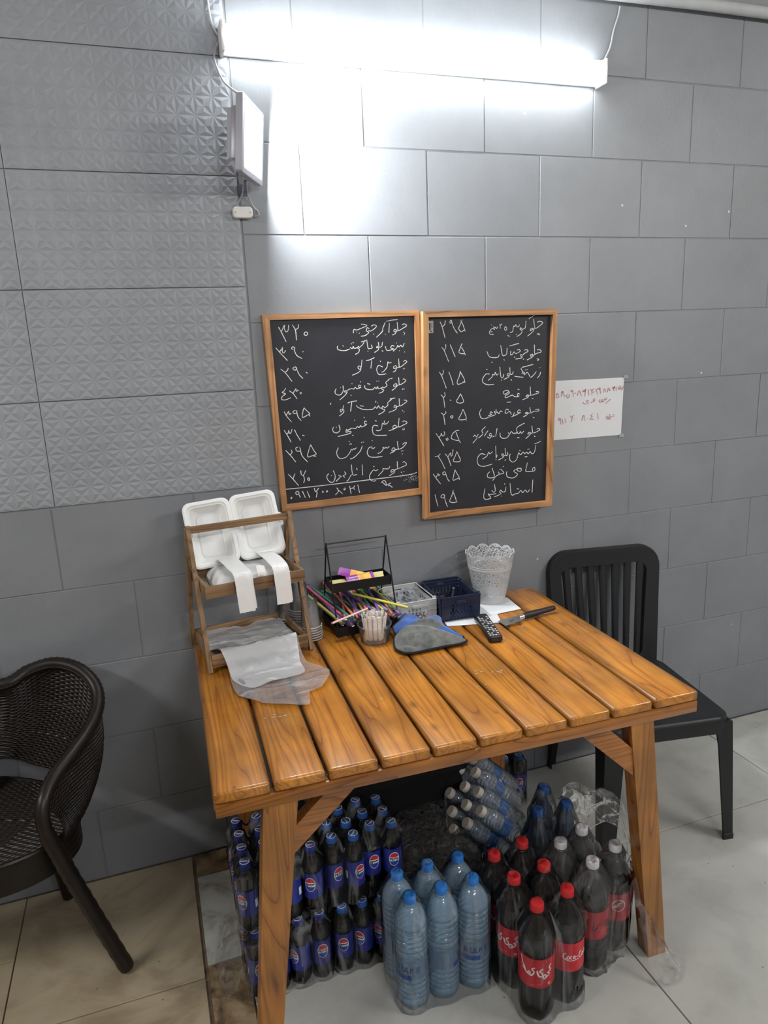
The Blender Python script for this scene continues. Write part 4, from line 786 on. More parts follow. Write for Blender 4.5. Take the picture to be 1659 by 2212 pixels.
# ------------------------------------------------------------------ lace planter
M_pl = mat('grey_planter_plastic', (.50, .51, .52), .35)
pt = thing('lace_planter', 'light grey lace pattern planter with scalloped rim standing on paper', 'planter', (1.075, -.104, TZ + .0016))
def planter_wall():
    n, nz, H = 160, 74, .183; b = MB(); rb_, rt_ = .0495, .083
    def P(u, v, inn=0.0):
        a = 2 * pi * u; sc_ = abs(sin(a * 5.5)) ** .6
        z = v * (H - .014 + .014 * (sc_ if v > .7 else 0) * max(0, (v - .7) / .3))
        r = rb_ + (rt_ - rb_) * (v ** .92) - inn + (.0012 if .735 < v < .755 else 0)
        return (r * cos(a), r * sin(a), z)
    def skip(u, v):
        if v < .17 or .72 < v < .77 or v > .975: return False
        # rows of fans: concentric arcs of small holes
        cell = 14.0; x = u * cell * (1 if v < .73 else 1); row = (v - .17) / .185
        j = math.floor(row); x += .5 * (j % 2); fx = (x % 1) - .5; fy = row - j
        rr = hypot(fx * 1.0, fy * 1.0); k = rr / .17
        if (k % 1) < .34: return False
        ang = atan2(fy, fx) * (2 + int(k) * 2.2)
        return (ang / pi * 2) % 1 > .30
    b.grid(n, nz, lambda u, v: P(u, v), skip); b.grid(n, nz, lambda u, v: P(u, v, .0018), skip)
    # edge of the scalloped rim
    b.grid(n, 1, lambda u, v: P(u, 1.0, .0018 * v))
    return b
part('lace_wall', planter_wall(), M_pl, pt, 50)
part('base', MB().lathe([(0, .003), (.047, .003), (.049, .0), (0, 0)], 40), M_pl, pt)
part('band', MB().lathe([(.0745, .134), (.0768, .1345), (.0768, .137), (.0745, .1375)], 60), M_pl, pt)
# papers
def sheet(label, P, z, nm='paper_sheet'):
    b = MB(); b.grid(10, 8, lambda u, v: tuple((P[0][i] * (1 - u) + P[1][i] * u) * (1 - v) + (P[3][i] * (1 - u) + P[2][i] * u) * v for i in (0, 1)) + (z + .0006 * NZ(u * 3, v * 3, z * 40),))
    b2 = MB(); vs = b.v; n = len(vs); b2.v = vs + [(x, y, q - .0004) for x, y, q in vs]; b2.f = b.f + [tuple(n + i for i in f) for f in b.f]; b2.m = [0] * len(b2.f)
    tag(part(nm, b2, M_paper, None, 60), label, 'paper')
sheet('white paper sheet under the lace planter', [(.985, -.232), (1.131, -.222), (1.142, -.105), (.99, -.05)], TZ + .0014)
sheet('white paper sheet under the navy crate, its corner reaching toward the remote control', [(.846, -.255), (1.016, -.298), (1.045, -.205), (.88, -.05)], TZ + .0007)
# ------------------------------------------------------------------ remote control
rm = thing('remote_control', 'black television remote control with rows of pale buttons on the planks', 'remote control', (.9465, -.338, TZ + .0005), atan2(-.195, -.04) + pi / 2)
b = MB(); prf = rrect(.044, .192, .008, 4)
b.loft([[(x * .9, y * .97, 0) for x, y in prf], [(x, y, .006) for x, y in prf], [(x * .98, y * .99, .017) for x, y in prf], [(x * .92, y * .975, .0195) for x, y in prf]], True, True, True)
part('case', b, mat('remote_black', (.012, .012, .014), .28), rm)
M_btn = mat('pale_button', (.48, .48, .48), .5); M_rbtn = mat('red_button', (.62, .07, .06), .5); M_dbtn = mat('dark_button', (.05, .05, .055), .5)
for r in range(11):
    for c in range(4):
        x, y = -.0135 + .009 * c, -.082 + .0142 * r + (.004 if r > 5 else 0)
        if r == 10 and c in (1, 2): continue
        m_ = M_rbtn if (r == 0 and c == 0) else (M_btn if (r * 3 + c * 5) % 4 else M_dbtn)
        part('button', MB().box((-x, -y * -1, .0202), (.0062, .0046 if r % 3 else .006, .0022), .0006, seg=1), m_, rm, 0)
rm.rotation_euler[2] = radians(-12)
# grater with black handle
gp = thing('hand_grater', 'steel peeler plate with a long black handle lying on the planks right of the remote', 'kitchen tool', (1.04, -.315, TZ + .0005), radians(6))
b = MB()
def gsk(u, v):
    return (.42 < u < .62 and .3 < v < .62) or (.62 < u < .72 and .45 < v < .62)
b.grid(20, 12, lambda u, v: (-.034 + .066 * u, -.023 + .046 * v * (1 - .12 * u), .006 + .006 * u), gsk)
b.grid(20, 12, lambda u, v: (-.034 + .066 * u, -.023 + .046 * v * (1 - .12 * u), .0048 + .006 * u), gsk)
part('blade', b, mat('steel', (.42, .43, .45), .3, .9), gp, 20)
part('ferrule', MB().lathe([(.0095, 0), (.0095, .018), (.008, .019)], 16, Matrix.Translation((.032, .002, .011)) @ Matrix.Rotation(radians(86), 4, 'Y'), cap0=True), mat('bright_steel', (.7, .7, .7), .2, .9), gp)
part('handle', MB().lathe([(.0, 0), (.0085, .0005), (.0115, .02), (.0105, .05), (.009, .085), (.0088, .118), (.007, .128), (0, .130)], 18, Matrix.Translation((.048, .003, .0122)) @ Matrix.Rotation(radians(88), 4, 'Y')), mat('matt_black_grip', (.012, .012, .013), .45), gp)
# ------------------------------------------------------------------ microfibre cloth
def fab(name, c1, c2):
    m, nt, ns, ls, b = new_mat(name); tc_ = N(ns, 'ShaderNodeTexCoord')
    n = N(ns, 'ShaderNodeTexNoise', i_Scale=22.0, i_Detail=6.0, i_Roughness=.7); ls.new(tc_.outputs['Object'], n.inputs[0])
    cr = N(ns, 'ShaderNodeValToRGB'); cr.color_ramp.elements[0].position = .35; cr.color_ramp.elements[1].position = .68
    cr.color_ramp.elements[0].color = (*c1, 1); cr.color_ramp.elements[1].color = (*c2, 1); ls.new(n.outputs[0], cr.inputs[0]); ls.new(cr.outputs[0], b.inputs['Base Color'])
    b.inputs['Roughness'].default_value = .95; b.inputs['Sheen Weight'].default_value = .4
    n2 = N(ns, 'ShaderNodeTexNoise', i_Scale=700.0); ls.new(tc_.outputs['Object'], n2.inputs[0])
    bp = N(ns, 'ShaderNodeBump', i_Strength=.6, i_Distance=.001); ls.new(n2.outputs[0], bp.inputs['Height']); ls.new(bp.outputs[0], b.inputs['Normal']); return m
M_cgy = fab('grey_microfibre', (.045, .055, .055), (.17, .165, .15)); M_cbl = fab('blue_microfibre', (.01, .05, .24), (.02, .11, .42)); M_hem = mat('black_hem', (.008, .008, .009), .9)
ct = thing('microfibre_cloth', 'rumpled grey and blue cleaning cloth with a black hem in front of the crates', 'cloth', (.74, -.33, TZ))
Mi = Matrix.Translation((-.74, .33, -TZ))
def zb(x, y, t_): return TZ + .010 + .028 * (1 - t_ ** 3) + .008 * abs(NZ(x * 16, y * 16, 9)) + .012 * max(0, (y + .30) / .08)
ob = [(.664, -.285), (.668, -.235), (.700, -.205), (.715, -.165), (.725, -.205), (.745, -.232), (.79, -.228), (.836, -.222), (.828, -.262), (.833, -.31), (.842, -.36), (.84, -.385), (.76, -.37), (.70, -.31)]
b, e = star_patch(ob, zb, 16, 5, (.76, -.28)); part('blue_side', MB().add(b.v, b.f, Mi), M_cbl, ct, 60)
part('hem', MB().tube([Mi @ Vector(q) for q in e + e[:1]], .0032, 6), M_hem, ct)
def zg(x, y, t_):
    f_ = .017 * abs(sin((x * .45 + y) * 40 + 2.6 * NZ(x * 11, y * 11, 2))) * (1 - t_ ** 4)
    return TZ + .008 + .030 * (1 - t_ ** 4) * min(1, max(0, (y + .43) / .10)) + f_ + .005 * NZ(x * 22, y * 22, 5) * (1 - t_) + .022 * min(1, max(0, (y + .34) / .09)) * max(0, min(1, (.83 - x) / .05))
og = [(.668, -.285), (.645, -.312), (.630, -.364), (.643, -.400), (.673, -.412), (.759, -.408), (.815, -.410), (.845, -.400), (.842, -.383), (.815, -.35), (.815, -.305), (.797, -.27), (.733, -.265), (.695, -.282)]
b, e = star_patch(og, zg, 24, 5, (.735, -.345)); part('grey_side', MB().add(b.v, b.f, Mi), M_cgy, ct, 60)
part('hem', MB().tube([Mi @ Vector(q) for q in e + e[:1]], .0036, 6), M_hem, ct)
# specks of dried glue and chips on the planks are kept in the wood itself

sc = MB(); rq = random.Random(5)
for x, y, n, w in ((.7945, -.5850, 5, .010), (.842, -.60, 6, .010), (.76, -.655, 2, .007), (.236, -.604, 9, .016), (1.09, -.52, 2, .004), (.50, -.62, 2, .003)):
    for k in range(n):
        cx, cy, a0, r = x + rq.gauss(0, w), y + rq.gauss(0, w * .5), rq.uniform(0, 6), rq.uniform(.001, .0035)
        p_ = [(cx + r * (1 + .9 * rq.random()) * cos(a0 + t_ * pi / 3), cy + .5 * r * (1 + rq.random()) * sin(a0 + t_ * pi / 3), TZ + .0002) for t_ in range(6)]
        sc.add(p_, [(0, 1, 2, 3, 4, 5)])
Minv = Matrix.Rotation(radians(1.6), 4, 'Z') @ Matrix.Translation((-0.049, 0.866, 0))
s2 = MB(); s2.add(sc.v, sc.f, Minv)
part('paint_scuffs', s2, mat('pale_scuff', (.42, .38, .32), .7), tb, 0, kind='stuff')
# ------------------------------------------------------------------ black plastic chair (right)
M_bp = mat('black_chair_plastic', (.010, .0105, .012), .42, bump=.15, bscale=900)
pc_ = thing('plastic_chair', 'black plastic stacking chair with slatted back right of the table', 'chair', (1.535, -.308, 0), -radians(9.5))
def fbox(rings, m, nm, sm=35): return part(nm, MB().loft(rings, True, True, True), m, pc_, sm)
# seat shell
sw, sd, sz = .225, .235, .44
b = MB()
def seat_ring(k, z, r=.05): return [(x, y, z + .010 * (y / .235) ** 2 * 0) for x, y in rrect(2 * sw * k, 2 * sd * k, r, 6)]
b.loft([seat_ring(1.0, .385), seat_ring(1.0, .425), seat_ring(.985, .438), seat_ring(.955, .443), seat_ring(.86, .440), seat_ring(.6, .434, .03), seat_ring(.2, .432, .01)], True, False, True)
b.loft([seat_ring(1.0, .385), seat_ring(.97, .385), seat_ring(.97, .424), seat_ring(.3, .422, .012)], True, False, True)
part('seat', b, M_bp, pc_, 40)
def chair_leg(x0, y0, x1, y1, sx, sy, wt=.062, wb=.036):
    # L-section leg, wide at the seat and narrow at the foot
    r = []
    for z, x, y, w in ((0.0, x1, y1, wb), (.02, x1, y1, wb), (.021, x1 - sx * .002, y1 - sy * .002, wb - .003), (.34, x0 + (x1 - x0) * .2, y0 + (y1 - y0) * .2, (wt + wb) / 2), (.424, x0, y0, wt)):
        o_ = .004
        r.append([(x, y, z), (x - sx * w, y, z), (x - sx * w, y - sy * o_ * 2, z), (x - sx * o_ * 2, y - sy * o_ * 2, z), (x - sx * o_ * 2, y - sy * w, z), (x, y - sy * w, z)])
    return MB().loft(r, True, True, True)
part('leg', chair_leg(.222, -.232, .236, -.262, 1, -1), M_bp, pc_, 25)
part('leg', chair_leg(-.222, -.232, -.238, -.262, -1, -1, .085, .05), M_bp, pc_, 25)
part('leg', chair_leg(.20, .225, .195, .275, 1, 1), M_bp, pc_, 25)
part('leg', chair_leg(-.20, .225, -.205, .285, -1, 1), M_bp, pc_, 25)
# back: rounded frame with seven slats, leaning slightly
def backp(x, h):   # h height above seat -> 3D
    return (x, .205 + .055 * (h / .47) + .012 * (1 - (x / .22) ** 2), .43 + h)
def back_outline(w0, w1, h0, h1, r, n=8):
    P = []
    for cx, cy, a0 in ((1, h1 - r, 0), (-1, h1 - r, pi / 2)):
        for k in range(n + 1):
            a = a0 + pi / 2 * k / n; P.append((cx * (w1 - r) + r * cos(a), cy + r * sin(a)))
    for cx, cy, a0 in ((-1, h0 + .03, pi), (1, h0 + .03, 3 * pi / 2)):
        for k in range(n + 1):
            a = a0 + pi / 2 * k / n; P.append((cx * (w0 - .03) + .03 * cos(a), cy + .03 * sin(a)))
    return P
O_ = back_outline(.205, .222, -.03, .462, .075); I_ = back_outline(.150, .172, .035, .400, .035)
def off(P, dy): return [(lambda q: (q[0], q[1] + dy, q[2]))(backp(x, h)) for x, h in P]
Om = [(x * .985, .2 + (h - .2) * .985) for x, h in O_]
b = MB(); b.loft([off(I_, .022), off(I_, .002), off(I_, -.002), off(Om, -.006), off(O_, .002), off(O_, .022), off(I_, .022)], True)
part('back_frame', b, M_bp, pc_, 40)
for k in range(7):
    u = (k - 3) / 3.0; xb, xt = u * .128, u * .150
    r = []
    for i in range(9):
        h = .03 + .375 * i / 8; x = xb + (xt - xb) * i / 8; w = .0108 + .003 * i / 8; q = backp(x, h); bow = -.010 * sin(pi * i / 8) * 0
        r.append([(x - w, q[1] + .002, q[2]), (x - w * .6, q[1] - .003, q[2]), (x + w * .6, q[1] - .003, q[2]), (x + w, q[1] + .002, q[2]), (x + w, q[1] + .010, q[2]), (x - w, q[1] + .010, q[2])])
    part('slat', MB().loft(r, True, True, True), M_bp, pc_, 40)
# ------------------------------------------------------------------ wicker chair (left)
M_wk = mat('brown_wicker', (.012, .008, .006), .38, var=.35, vscale=35, spec=.4)
wk = thing('wicker_chair', 'dark brown woven wicker armchair at the left edge by the wall', 'chair', (-.6, -.3, 0))
Cw = Vector((-.6, -.3, 0)); exw = Vector((.92, -.4, 0)).normalized(); eyw = Vector((.4, .92, 0)).normalized()
def mirror(P):
    d = P - Cw; xl, yl = d.dot(exw), d.dot(eyw); q = Cw + exw * (-.12 - xl) + eyw * yl; q.z = P.z; q.y = min(q.y, -.028); return q
rimR = [Vector(p) for p in [(-.472, -.075, .766), (-.397, -.055, .787), (-.327, -.055, .797), (-.262, -.08, .778), (-.220, -.12, .736), (-.214, -.17, .695), (-.238, -.23, .660), (-.277, -.30, .637), (-.323, -.37, .612), (-.347, -.42, .578), (-.349, -.44, .515), (-.322, -.44, .412), (-.273, -.43, .233), (-.213, -.407, .012)]]
lowR = [Vector(p) for p in [(-.505, -.065, .532), (-.46, -.06, .515), (-.42, -.065, .49), (-.375, -.085, .475), (-.325, -.115, .462), (-.275, -.165, .455), (-.262, -.225, .45), (-.275, -.295, .445), (-.298, -.36, .44), (-.325, -.415, .44)]]
full_rim = [mirror(q) for q in reversed(rimR[1:])] + rimR
full_low = [mirror(q) for q in reversed(lowR[1:])] + lowR
def shift(P): return [q - Cw for q in P]
# thick wrapped rim continuing into the front legs
path = catmull(shift(full_rim), 10); rad = []
for i, q in enumerate(path):
    rad.append(.0185 + .0009 * (1 if (i % 2) else -1) + (.002 if q.z < .5 else 0))
part('rim_and_front_legs', MB().tube(path, rad, 14), M_wk, wk, 60)
st = MB()
for i in range(4, len(path) - 44, 1):
    if path[i].z < .45: continue
    t_ = (path[i + 1] - path[i - 1]).normalized(); inw = (Vector((0, 0, .45)) - path[i]); inw = (inw - t_ * inw.dot(t_)).normalized()
    c_ = path[i] + (inw * .55 + Vector((-.2, -.75, .2))).normalized() * .0185
    st.tube([c_ - t_ * .005, c_ + t_ * .004], .0018, 5)
o = part('stitching', st, mat('dark_cord', (.008, .006, .005), .6), wk, 0, kind='stuff')
# woven shell
rt = catmull(shift(full_rim[4:-4]), 8); lw = catmull(shift(full_low), 8)
def samp(P, u):
    k = u * (len(P) - 1); i = min(int(k), len(P) - 2); return P[i].lerp(P[i + 1], k - i)
ns_, nr_ = 84, 46
def weave(Pf, ns, nr, amp, mb_, su=4, sv=3):
    def fn(u, v):
        a = u * ns; c = v * nr; row = int(min(c, nr - 1e-6)); f = c - row
        p = Pf(u, v); e = 1e-3
        du = Pf(min(1, u + e), v) - Pf(max(0, u - e), v); dv = Pf(u, min(1, v + e)) - Pf(u, max(0, v - e)); n_ = du.cross(dv)
        n_ = n_.normalized() if n_.length > 1e-12 else Vector((0, 0, 1))
        d = amp * cos(pi * (a + row)) + amp * .9 * sqrt(max(0, 1 - (2 * f - 1) ** 2)) - (amp * 1.3 if f < .06 or f > .94 else 0)
        return tuple(p + n_ * d)
    mb_.grid(ns * su, nr * sv, fn)
def shellP(u, v):
    a, b_ = samp(lw, u), samp(rt, u); p = a.lerp(b_, v)
    out = Vector((p.x, p.y, 0)) ; out = out.normalized() if out.length else out
    return p + out * .028 * sin(pi * v)
b = MB(); weave(shellP, ns_, nr_, .0016, b); part('woven_back', b, M_wk, wk, 75)
# seat
def seP(u, v):
    x = (2 * u - 1); y = (2 * v - 1); k = (1 - .5 * x * x) ** .5 ; k2 = (1 - .5 * y * y) ** .5
    X = x * k2 * .335 - .055; Y = y * k * .215 + .085
    return exw * X + eyw * Y + Vector((0, 0, .435 - .01 * (1 - x * x) * (1 - y * y)))
b = MB(); weave(seP, 34, 52, .0018, b, 4, 3); part('woven_seat', b, M_wk, wk, 75)
edge = [seP(u, 0) for u in [k / 24 for k in range(25)]] + [seP(1, v) for v in [k / 24 for k in range(1, 25)]] + [seP(u, 1) for u in [1 - k / 24 for k in range(1, 25)]] + [seP(0, v) for v in [1 - k / 24 for k in range(1, 24)]]
b = MB(); rg = []
n0 = len(edge)
for k in range(10):
    rg.append([(p.x * (1.012 + (.006 if k % 2 else 0)), p.y * (1.012 + (.006 if k % 2 else 0)), p.z - .004 - .009 * k) for p in edge])
b.loft(rg, True); part('woven_apron', b, M_wk, wk, 20)
b = MB(); b.tube([tuple(p + Vector((0, 0, .001))) for p in edge + edge[:1]], [.0052 + .0012 * (i % 2) for i in range(n0 + 1)], 6, False); part('seat_edging', b, M_wk, wk, 40)
b = MB(); b.loft([[tuple(q) for q in [exw * (x * .13) + eyw * (y * .10 + .085) + Vector((0, 0, z)) for x, y in ((-1, -1), (1, -1), (1, 1), (-1, 1))]] for z in (.35, .42)], True, True, True); part('seat_frame', b, M_wk, wk, 0)
# rear support between seat and back, rear legs
for u0, w in ((.47, .05), (.30, .03), (.70, .03)):
    a = samp(lw, u0); c_ = a.copy(); c_.z = .43; c_ = c_ * .86 + Vector((0, 0, .43 * .14)); 
    t_ = (samp(lw, u0 + .02) - samp(lw, u0 - .02)).normalized()
    b = MB(); b.loft([[tuple(q) for q in (a + t_ * w + Vector((0, 0, .012)), a - t_ * w + Vector((0, 0, .012)), a - t_ * w + Vector((0, .008, .012)), a + t_ * w + Vector((0, .008, .012)))],
                      [tuple(q) for q in (c_ + t_ * w * .45, c_ - t_ * w * .45, c_ - t_ * w * .45 + Vector((0, .008, 0)), c_ + t_ * w * .45 + Vector((0, .008, 0)))]], True, True, True)
    part('back_strut', b, M_wk, wk, 20)
for top, foot in (((-.42, -.11, .40), (-.393, -.045, .0)), ((-.74, -.10, .40), (-.80, -.05, .0))):
    part('rear_leg', MB().tube([Vector(top) - Cw, Vector(foot) - Cw + Vector((0, 0, 0))], [.02, .018], 12), M_wk, wk)
# ------------------------------------------------------------------ bottles
M_pet = clear_mat('clear_pet', tint=(.97, .98, .985), body=(.5, .52, .55), body_fac=.006, gloss_rough=.015, ior=1.55)
M_cola = mat('cola', (.006, .003, .002), .12, spec=.5)
M_redcap = mat('red_cap', (.62, .025, .03), .35); M_whitecap = mat('white_cap', (.74, .72, .74), .4)
M_bluecap = mat('bright_blue_cap', (.03, .22, .66), .35); M_navycap = mat('deep_blue_cap', (.012, .07, .26), .35); M_pcap = mat('cola_blue_cap', (.015, .03, .22), .35); M_pcap2 = mat('lighter_blue_cap', (.02, .10, .36), .35)
M_redlab = mat('red_label', (.52, .012, .025), .32); M_bluelab = mat('blue_label', (.018, .03, .24), .3)
M_wh = mat('label_white', (.78, .78, .78), .4); M_pred = mat('label_red', (.60, .03, .05), .4); M_pblk = mat('label_black', (.012, .012, .02), .4); M_pblu = mat('label_mid_blue', (.03, .06, .34), .4)
M_wlab = clear_mat('clear_blue_label', tint=(.6, .72, .85), body=(.30, .42, .58), body_fac=.45); M_wband = mat('deep_blue_band', (.02, .08, .30), .35); M_wtxt = mat('navy_text', (.02, .04, .14), .4)
def lobes5(a, z): return 1 - .16 * max(0, 1 - z / .022) * abs(sin(2.5 * a))
def wrapuv(R): return lambda u, v, l=0.0: ((R + l) * sin(u / R), -(R + l) * cos(u / R), v)
def uvribbon(mb_, pts, w, R, lift, cu=0, cv=0, s=1.0, ang=0.0):
    P = [Vector((cu + x * s, cv + y * s, 0)) for x, y in pts]
    if len(P) > 2: P = catmull(P, 4)
    wf = wrapuv(R); L = []; Q = []
    for i, q in enumerate(P):
        t_ = P[min(i + 1, len(P) - 1)] - P[max(i - 1, 0)]; n_ = Vector((-t_.y, t_.x, 0)).normalized() * w
        L.append(wf(q.x + n_.x, q.y + n_.y, lift)); Q.append(wf(q.x - n_.x, q.y - n_.y, lift))
    n = len(P); Mz = Matrix.Rotation(ang, 4, 'Z'); mb_.add(L + Q, [(i, i + 1, n + i + 1, n + i) for i in range(n - 1)], Mz)
def S2(s): return [[tuple(map(float, q.split(','))) for q in st.split()] for st in s.split(';')]
def uvstrips(mb_, R, lift, cu, cv, fw, v0, v1, nv=10, nu=8, ang=0.0):
    wf = wrapuv(R); vs = []; fs = []
    for j in range(nv + 1):
        v = v0 + (v1 - v0) * j / nv; a, b = fw(v)
        for i in range(nu + 1): vs.append(wf(cu + a + (b - a) * i / nu, cv + v, lift))
    for j in range(nv):
        for i in range(nu): k = j * (nu + 1) + i; fs.append((k, k + 1, k + nu + 2, k + nu + 1))
    mb_.add(vs, fs, Matrix.Rotation(ang, 4, 'Z'))
# block letters drawn as strokes
LT = {'P': '0,0 0,1;0,1 .55,.98 .6,.75 .5,.5 0,.48', 'E': '.6,0 0,0 0,1 .6,1;0,.5 .5,.5', 'S': '.6,.85 .35,1 .05,.85 .08,.6 .5,.42 .58,.18 .3,0 0,.12', 'I': '0,0 0,1'}
def straight(mb_, pts, w, R, lift, cu, cv, s, ang):
    for a, b in zip(pts, pts[1:]): uvribbon(mb_, [a, b], w, R, lift, cu, cv, s, ang)
def pepsi_logo(R, ang, persian):
    """round emblem: red top, white band with the name, blue bottom, white outline"""
    A, B = .0145, .0215
    ew = lambda s_: (lambda v: (-A * s_ * sqrt(max(0, 1 - (v / (B * s_)) ** 2)), A * s_ * sqrt(max(0, 1 - (v / (B * s_)) ** 2))))
    b = MB(); b.mi = 0; uvstrips(b, R, .0003, 0, 0, ew(1.0), -B, B, 20, 8, ang)
    b.mi = 1; uvstrips(b, R, .0005, 0, 0, ew(.91), .0060, B * .905, 10, 8, ang)
    b.mi = 2; uvstrips(b, R, .0005, 0, 0, ew(.91), -B * .905, -.0060, 10, 8, ang)
    b.mi = 3
    if persian:
        for st in S2('1.0,.35 .85,.0 .7,.15 .6,-.1;.6,-.1 .5,.2 .38,-.05 .22,.2 .1,-.05 -.05,.2 -.2,-.05 -.35,.15 -.5,0 -.62,.3;-.62,.3 -.85,.25 -.9,-.05 -.6,-.1 -.55,-.35 -.9,-.4 -1.1,-.1;.3,-.35 .2,-.4;-.1,-.35 -.2,-.4'):
            uvribbon(b, st, .00095, R, .0007, 0, 0, .0115, ang)
    else:
        x = -.0117
        for ch in 'PEPSI':
            for st in S2(LT[ch]): straight(b, st, .00078, R, .0007, x, -.0034, .0070, ang)
            x += .0056 if ch != 'I' else .002
    return b
LOGO_M = [M_wh, M_pred, M_pblu, M_pblk]
def cap(mb_, r, z0, h, n=24):
    mb_.lathe([(r * .99, z0), (r, z0 + .001), (r, z0 + h - .002), (r * .93, z0 + h), (0, z0 + h)], n)
    for k in range(n):
        a = 2 * pi * k / n; mb_.box((0, 0, 0), (.0008, .0006, h * .7), 0, Matrix.Translation((r * cos(a), r * sin(a), z0 + h * .45)) @ Matrix.Rotation(a + pi / 2, 4, 'Z'))
def bottle_proto(name, H, prof, fill, liquid, capm, capr, caph, lab, labm, lobes=lobes5, body=M_pet, label_extra=None, cap_extra=None, R=.046, lab_in=.0006, cap2=None):
    t = thing(name, 'x', 'bottle', (0, 0, -5))
    part('body', MB().lathe(prof, 28, lobes=lobes), body, t, 50)
    if liquid:
        pr = [(max(0, r - .0016), z + (.0012 if z < .02 else 0)) for r, z in prof if z < fill]
        rr = interp(sorted([(z, r) for r, z in prof if z > .02]), fill) - .0016
        part('drink', MB().lathe(pr + [(rr, fill), (0, fill)], 24, lobes=lobes), liquid, t, 50)
    b = MB(); cap(b, capr, H - caph, caph); c = part('cap', b, capm, t, 40)
    if cap_extra: cap_extra(c, H, capr)
    part('neck_ring', MB().lathe([(capr * .9, H - caph - .006), (capr * 1.12, H - caph - .005), (capr * 1.12, H - caph - .003), (capr * .9, H - caph - .002)], 20), body, t)
    if lab:
        z0, z1 = lab; l = part('label', MB().lathe([(R + lab_in, z0), (R + lab_in, z1)], 40), labm, t, 60)
        if label_extra: label_extra(l, R + lab_in, (z0 + z1) / 2)
    return t
# -- small cola bottles
RP = .0272
pprof = [(0, .007), (.016, .003), (.021, .0), (.0262, .008), (RP, .02), (RP, .048), (RP - .0012, .051), (RP - .0012, .127), (RP, .131), (RP, .138), (.0262, .149), (.022, .160), (.0155, .171), (.0118, .178), (.0112, .184), (.0112, .19)]
def pl_extra(l, R, zc):
    for ang, per in ((0, False), (pi, True)):
        b = pepsi_logo(R, ang, per); b.v = [(x, y, z + zc + .006) for x, y, z in b.v]
        part('emblem', b, LOGO_M, l, 0)
    b = MB()
    for ang in (0, pi):
        for k in range(5): uvribbon(b, [(-.006 + .0028 * k, -.0195), (-.0042 + .0028 * k, -.0185)], .0006, R, .0004, 0, zc, 1, ang)
    part('small_print', b, M_pred, l, 0)
    b = MB(); uvstrips(b, R, .0003, .0, zc - .004, lambda v: (-.005, .005), -.013, .010, 2, 2, pi / 2); part('barcode', b, M_wh, l, 0)
def pc_extra(c, H, r):
    b = MB(); b.loft([[(q * cos(a), q * sin(a), H + .0002) for a in [2 * pi * k / 28 for k in range(28)]] for q in (r * .90, r * .76)], True)
    b.box((0, 0, H + .0002), (r * 1.4, r * .24, .0002), 0, Matrix.Rotation(.5, 4, 'Z')); b.box((0, .0044, H + .0002), (r * .9, .0007, .0002), 0, Matrix.Rotation(.5, 4, 'Z'))
    part('cap_print', b, M_wh, c, 0)
p_small = bottle_proto('cola_bottle', .198, pprof, .165, M_cola, M_pcap, .0142, .0165, (.052, .126), M_bluelab, label_extra=pl_extra, cap_extra=pc_extra, R=RP - .0012)
p_small2 = bottle_proto('cola_bottle', .198, pprof, .165, M_cola, M_pcap2, .0142, .0165, (.052, .126), M_bluelab, label_extra=pl_extra, cap_extra=pc_extra, R=RP - .0012)
p_dark = bottle_proto('dark_bottle', .198, pprof, .165, M_cola, M_pblk, .0142, .0165, None, None, R=RP)
# -- large cola bottles
RC = .0455
cprof = [(0, .012), (.026, .006), (.034, .0), (.043, .012), (RC, .032), (RC, .104), (RC - .0012, .110), (RC - .0012, .198), (RC, .205), (.0448, .224), (.0420, .240), (.0370, .254), (.0300, .266), (.0228, .2755), (.0170, .284), (.0138, .292), (.0125, .300), (.0125, .315)]
KP = S2("865,1480 835,1510 850,1540 855,1560 815,1580 840,1600 800,1640 770,1650 758,1625 775,1600 795,1610 790,1640;858,1560 820,1575;755,1515 722,1545 750,1580 750,1612 722,1618 700,1595 688,1540;665,1500 632,1530 655,1555 645,1590 620,1618 590,1605 585,1580 605,1572 612,1600;485,1410 505,1480 540,1570 575,1605 600,1612;510,1555 545,1580;560,1600 548,1560 528,1515;690,1545 705,1600")
KP = [[((x - 680) / 5600, -(y - 1560) / 5600) for x, y in st] for st in KP]
CC = S2(".5,.9 .3,1 .1,.6 .1,.2 .35,0 .6,.25;.85,.6 .68,.45 .68,.15 .85,.05 1,.3 .85,.6;1.35,.55 1.15,.5 1.1,.15 1.35,.08;1.8,.55 1.6,.5 1.55,.15 1.8,.2;1.8,.55 1.82,.1;2.0,.35 2.25,.38;2.95,.9 2.7,1 2.5,.6 2.5,.2 2.75,0 3.0,.25;3.2,.6 3.05,.45 3.05,.15 3.2,.05 3.38,.3 3.2,.6;3.6,1 3.5,.3 3.6,.05;4.05,.55 3.85,.5 3.8,.15 4.05,.2;4.05,.55 4.08,.1;.35,0 1.2,-.25 2.4,-.05")
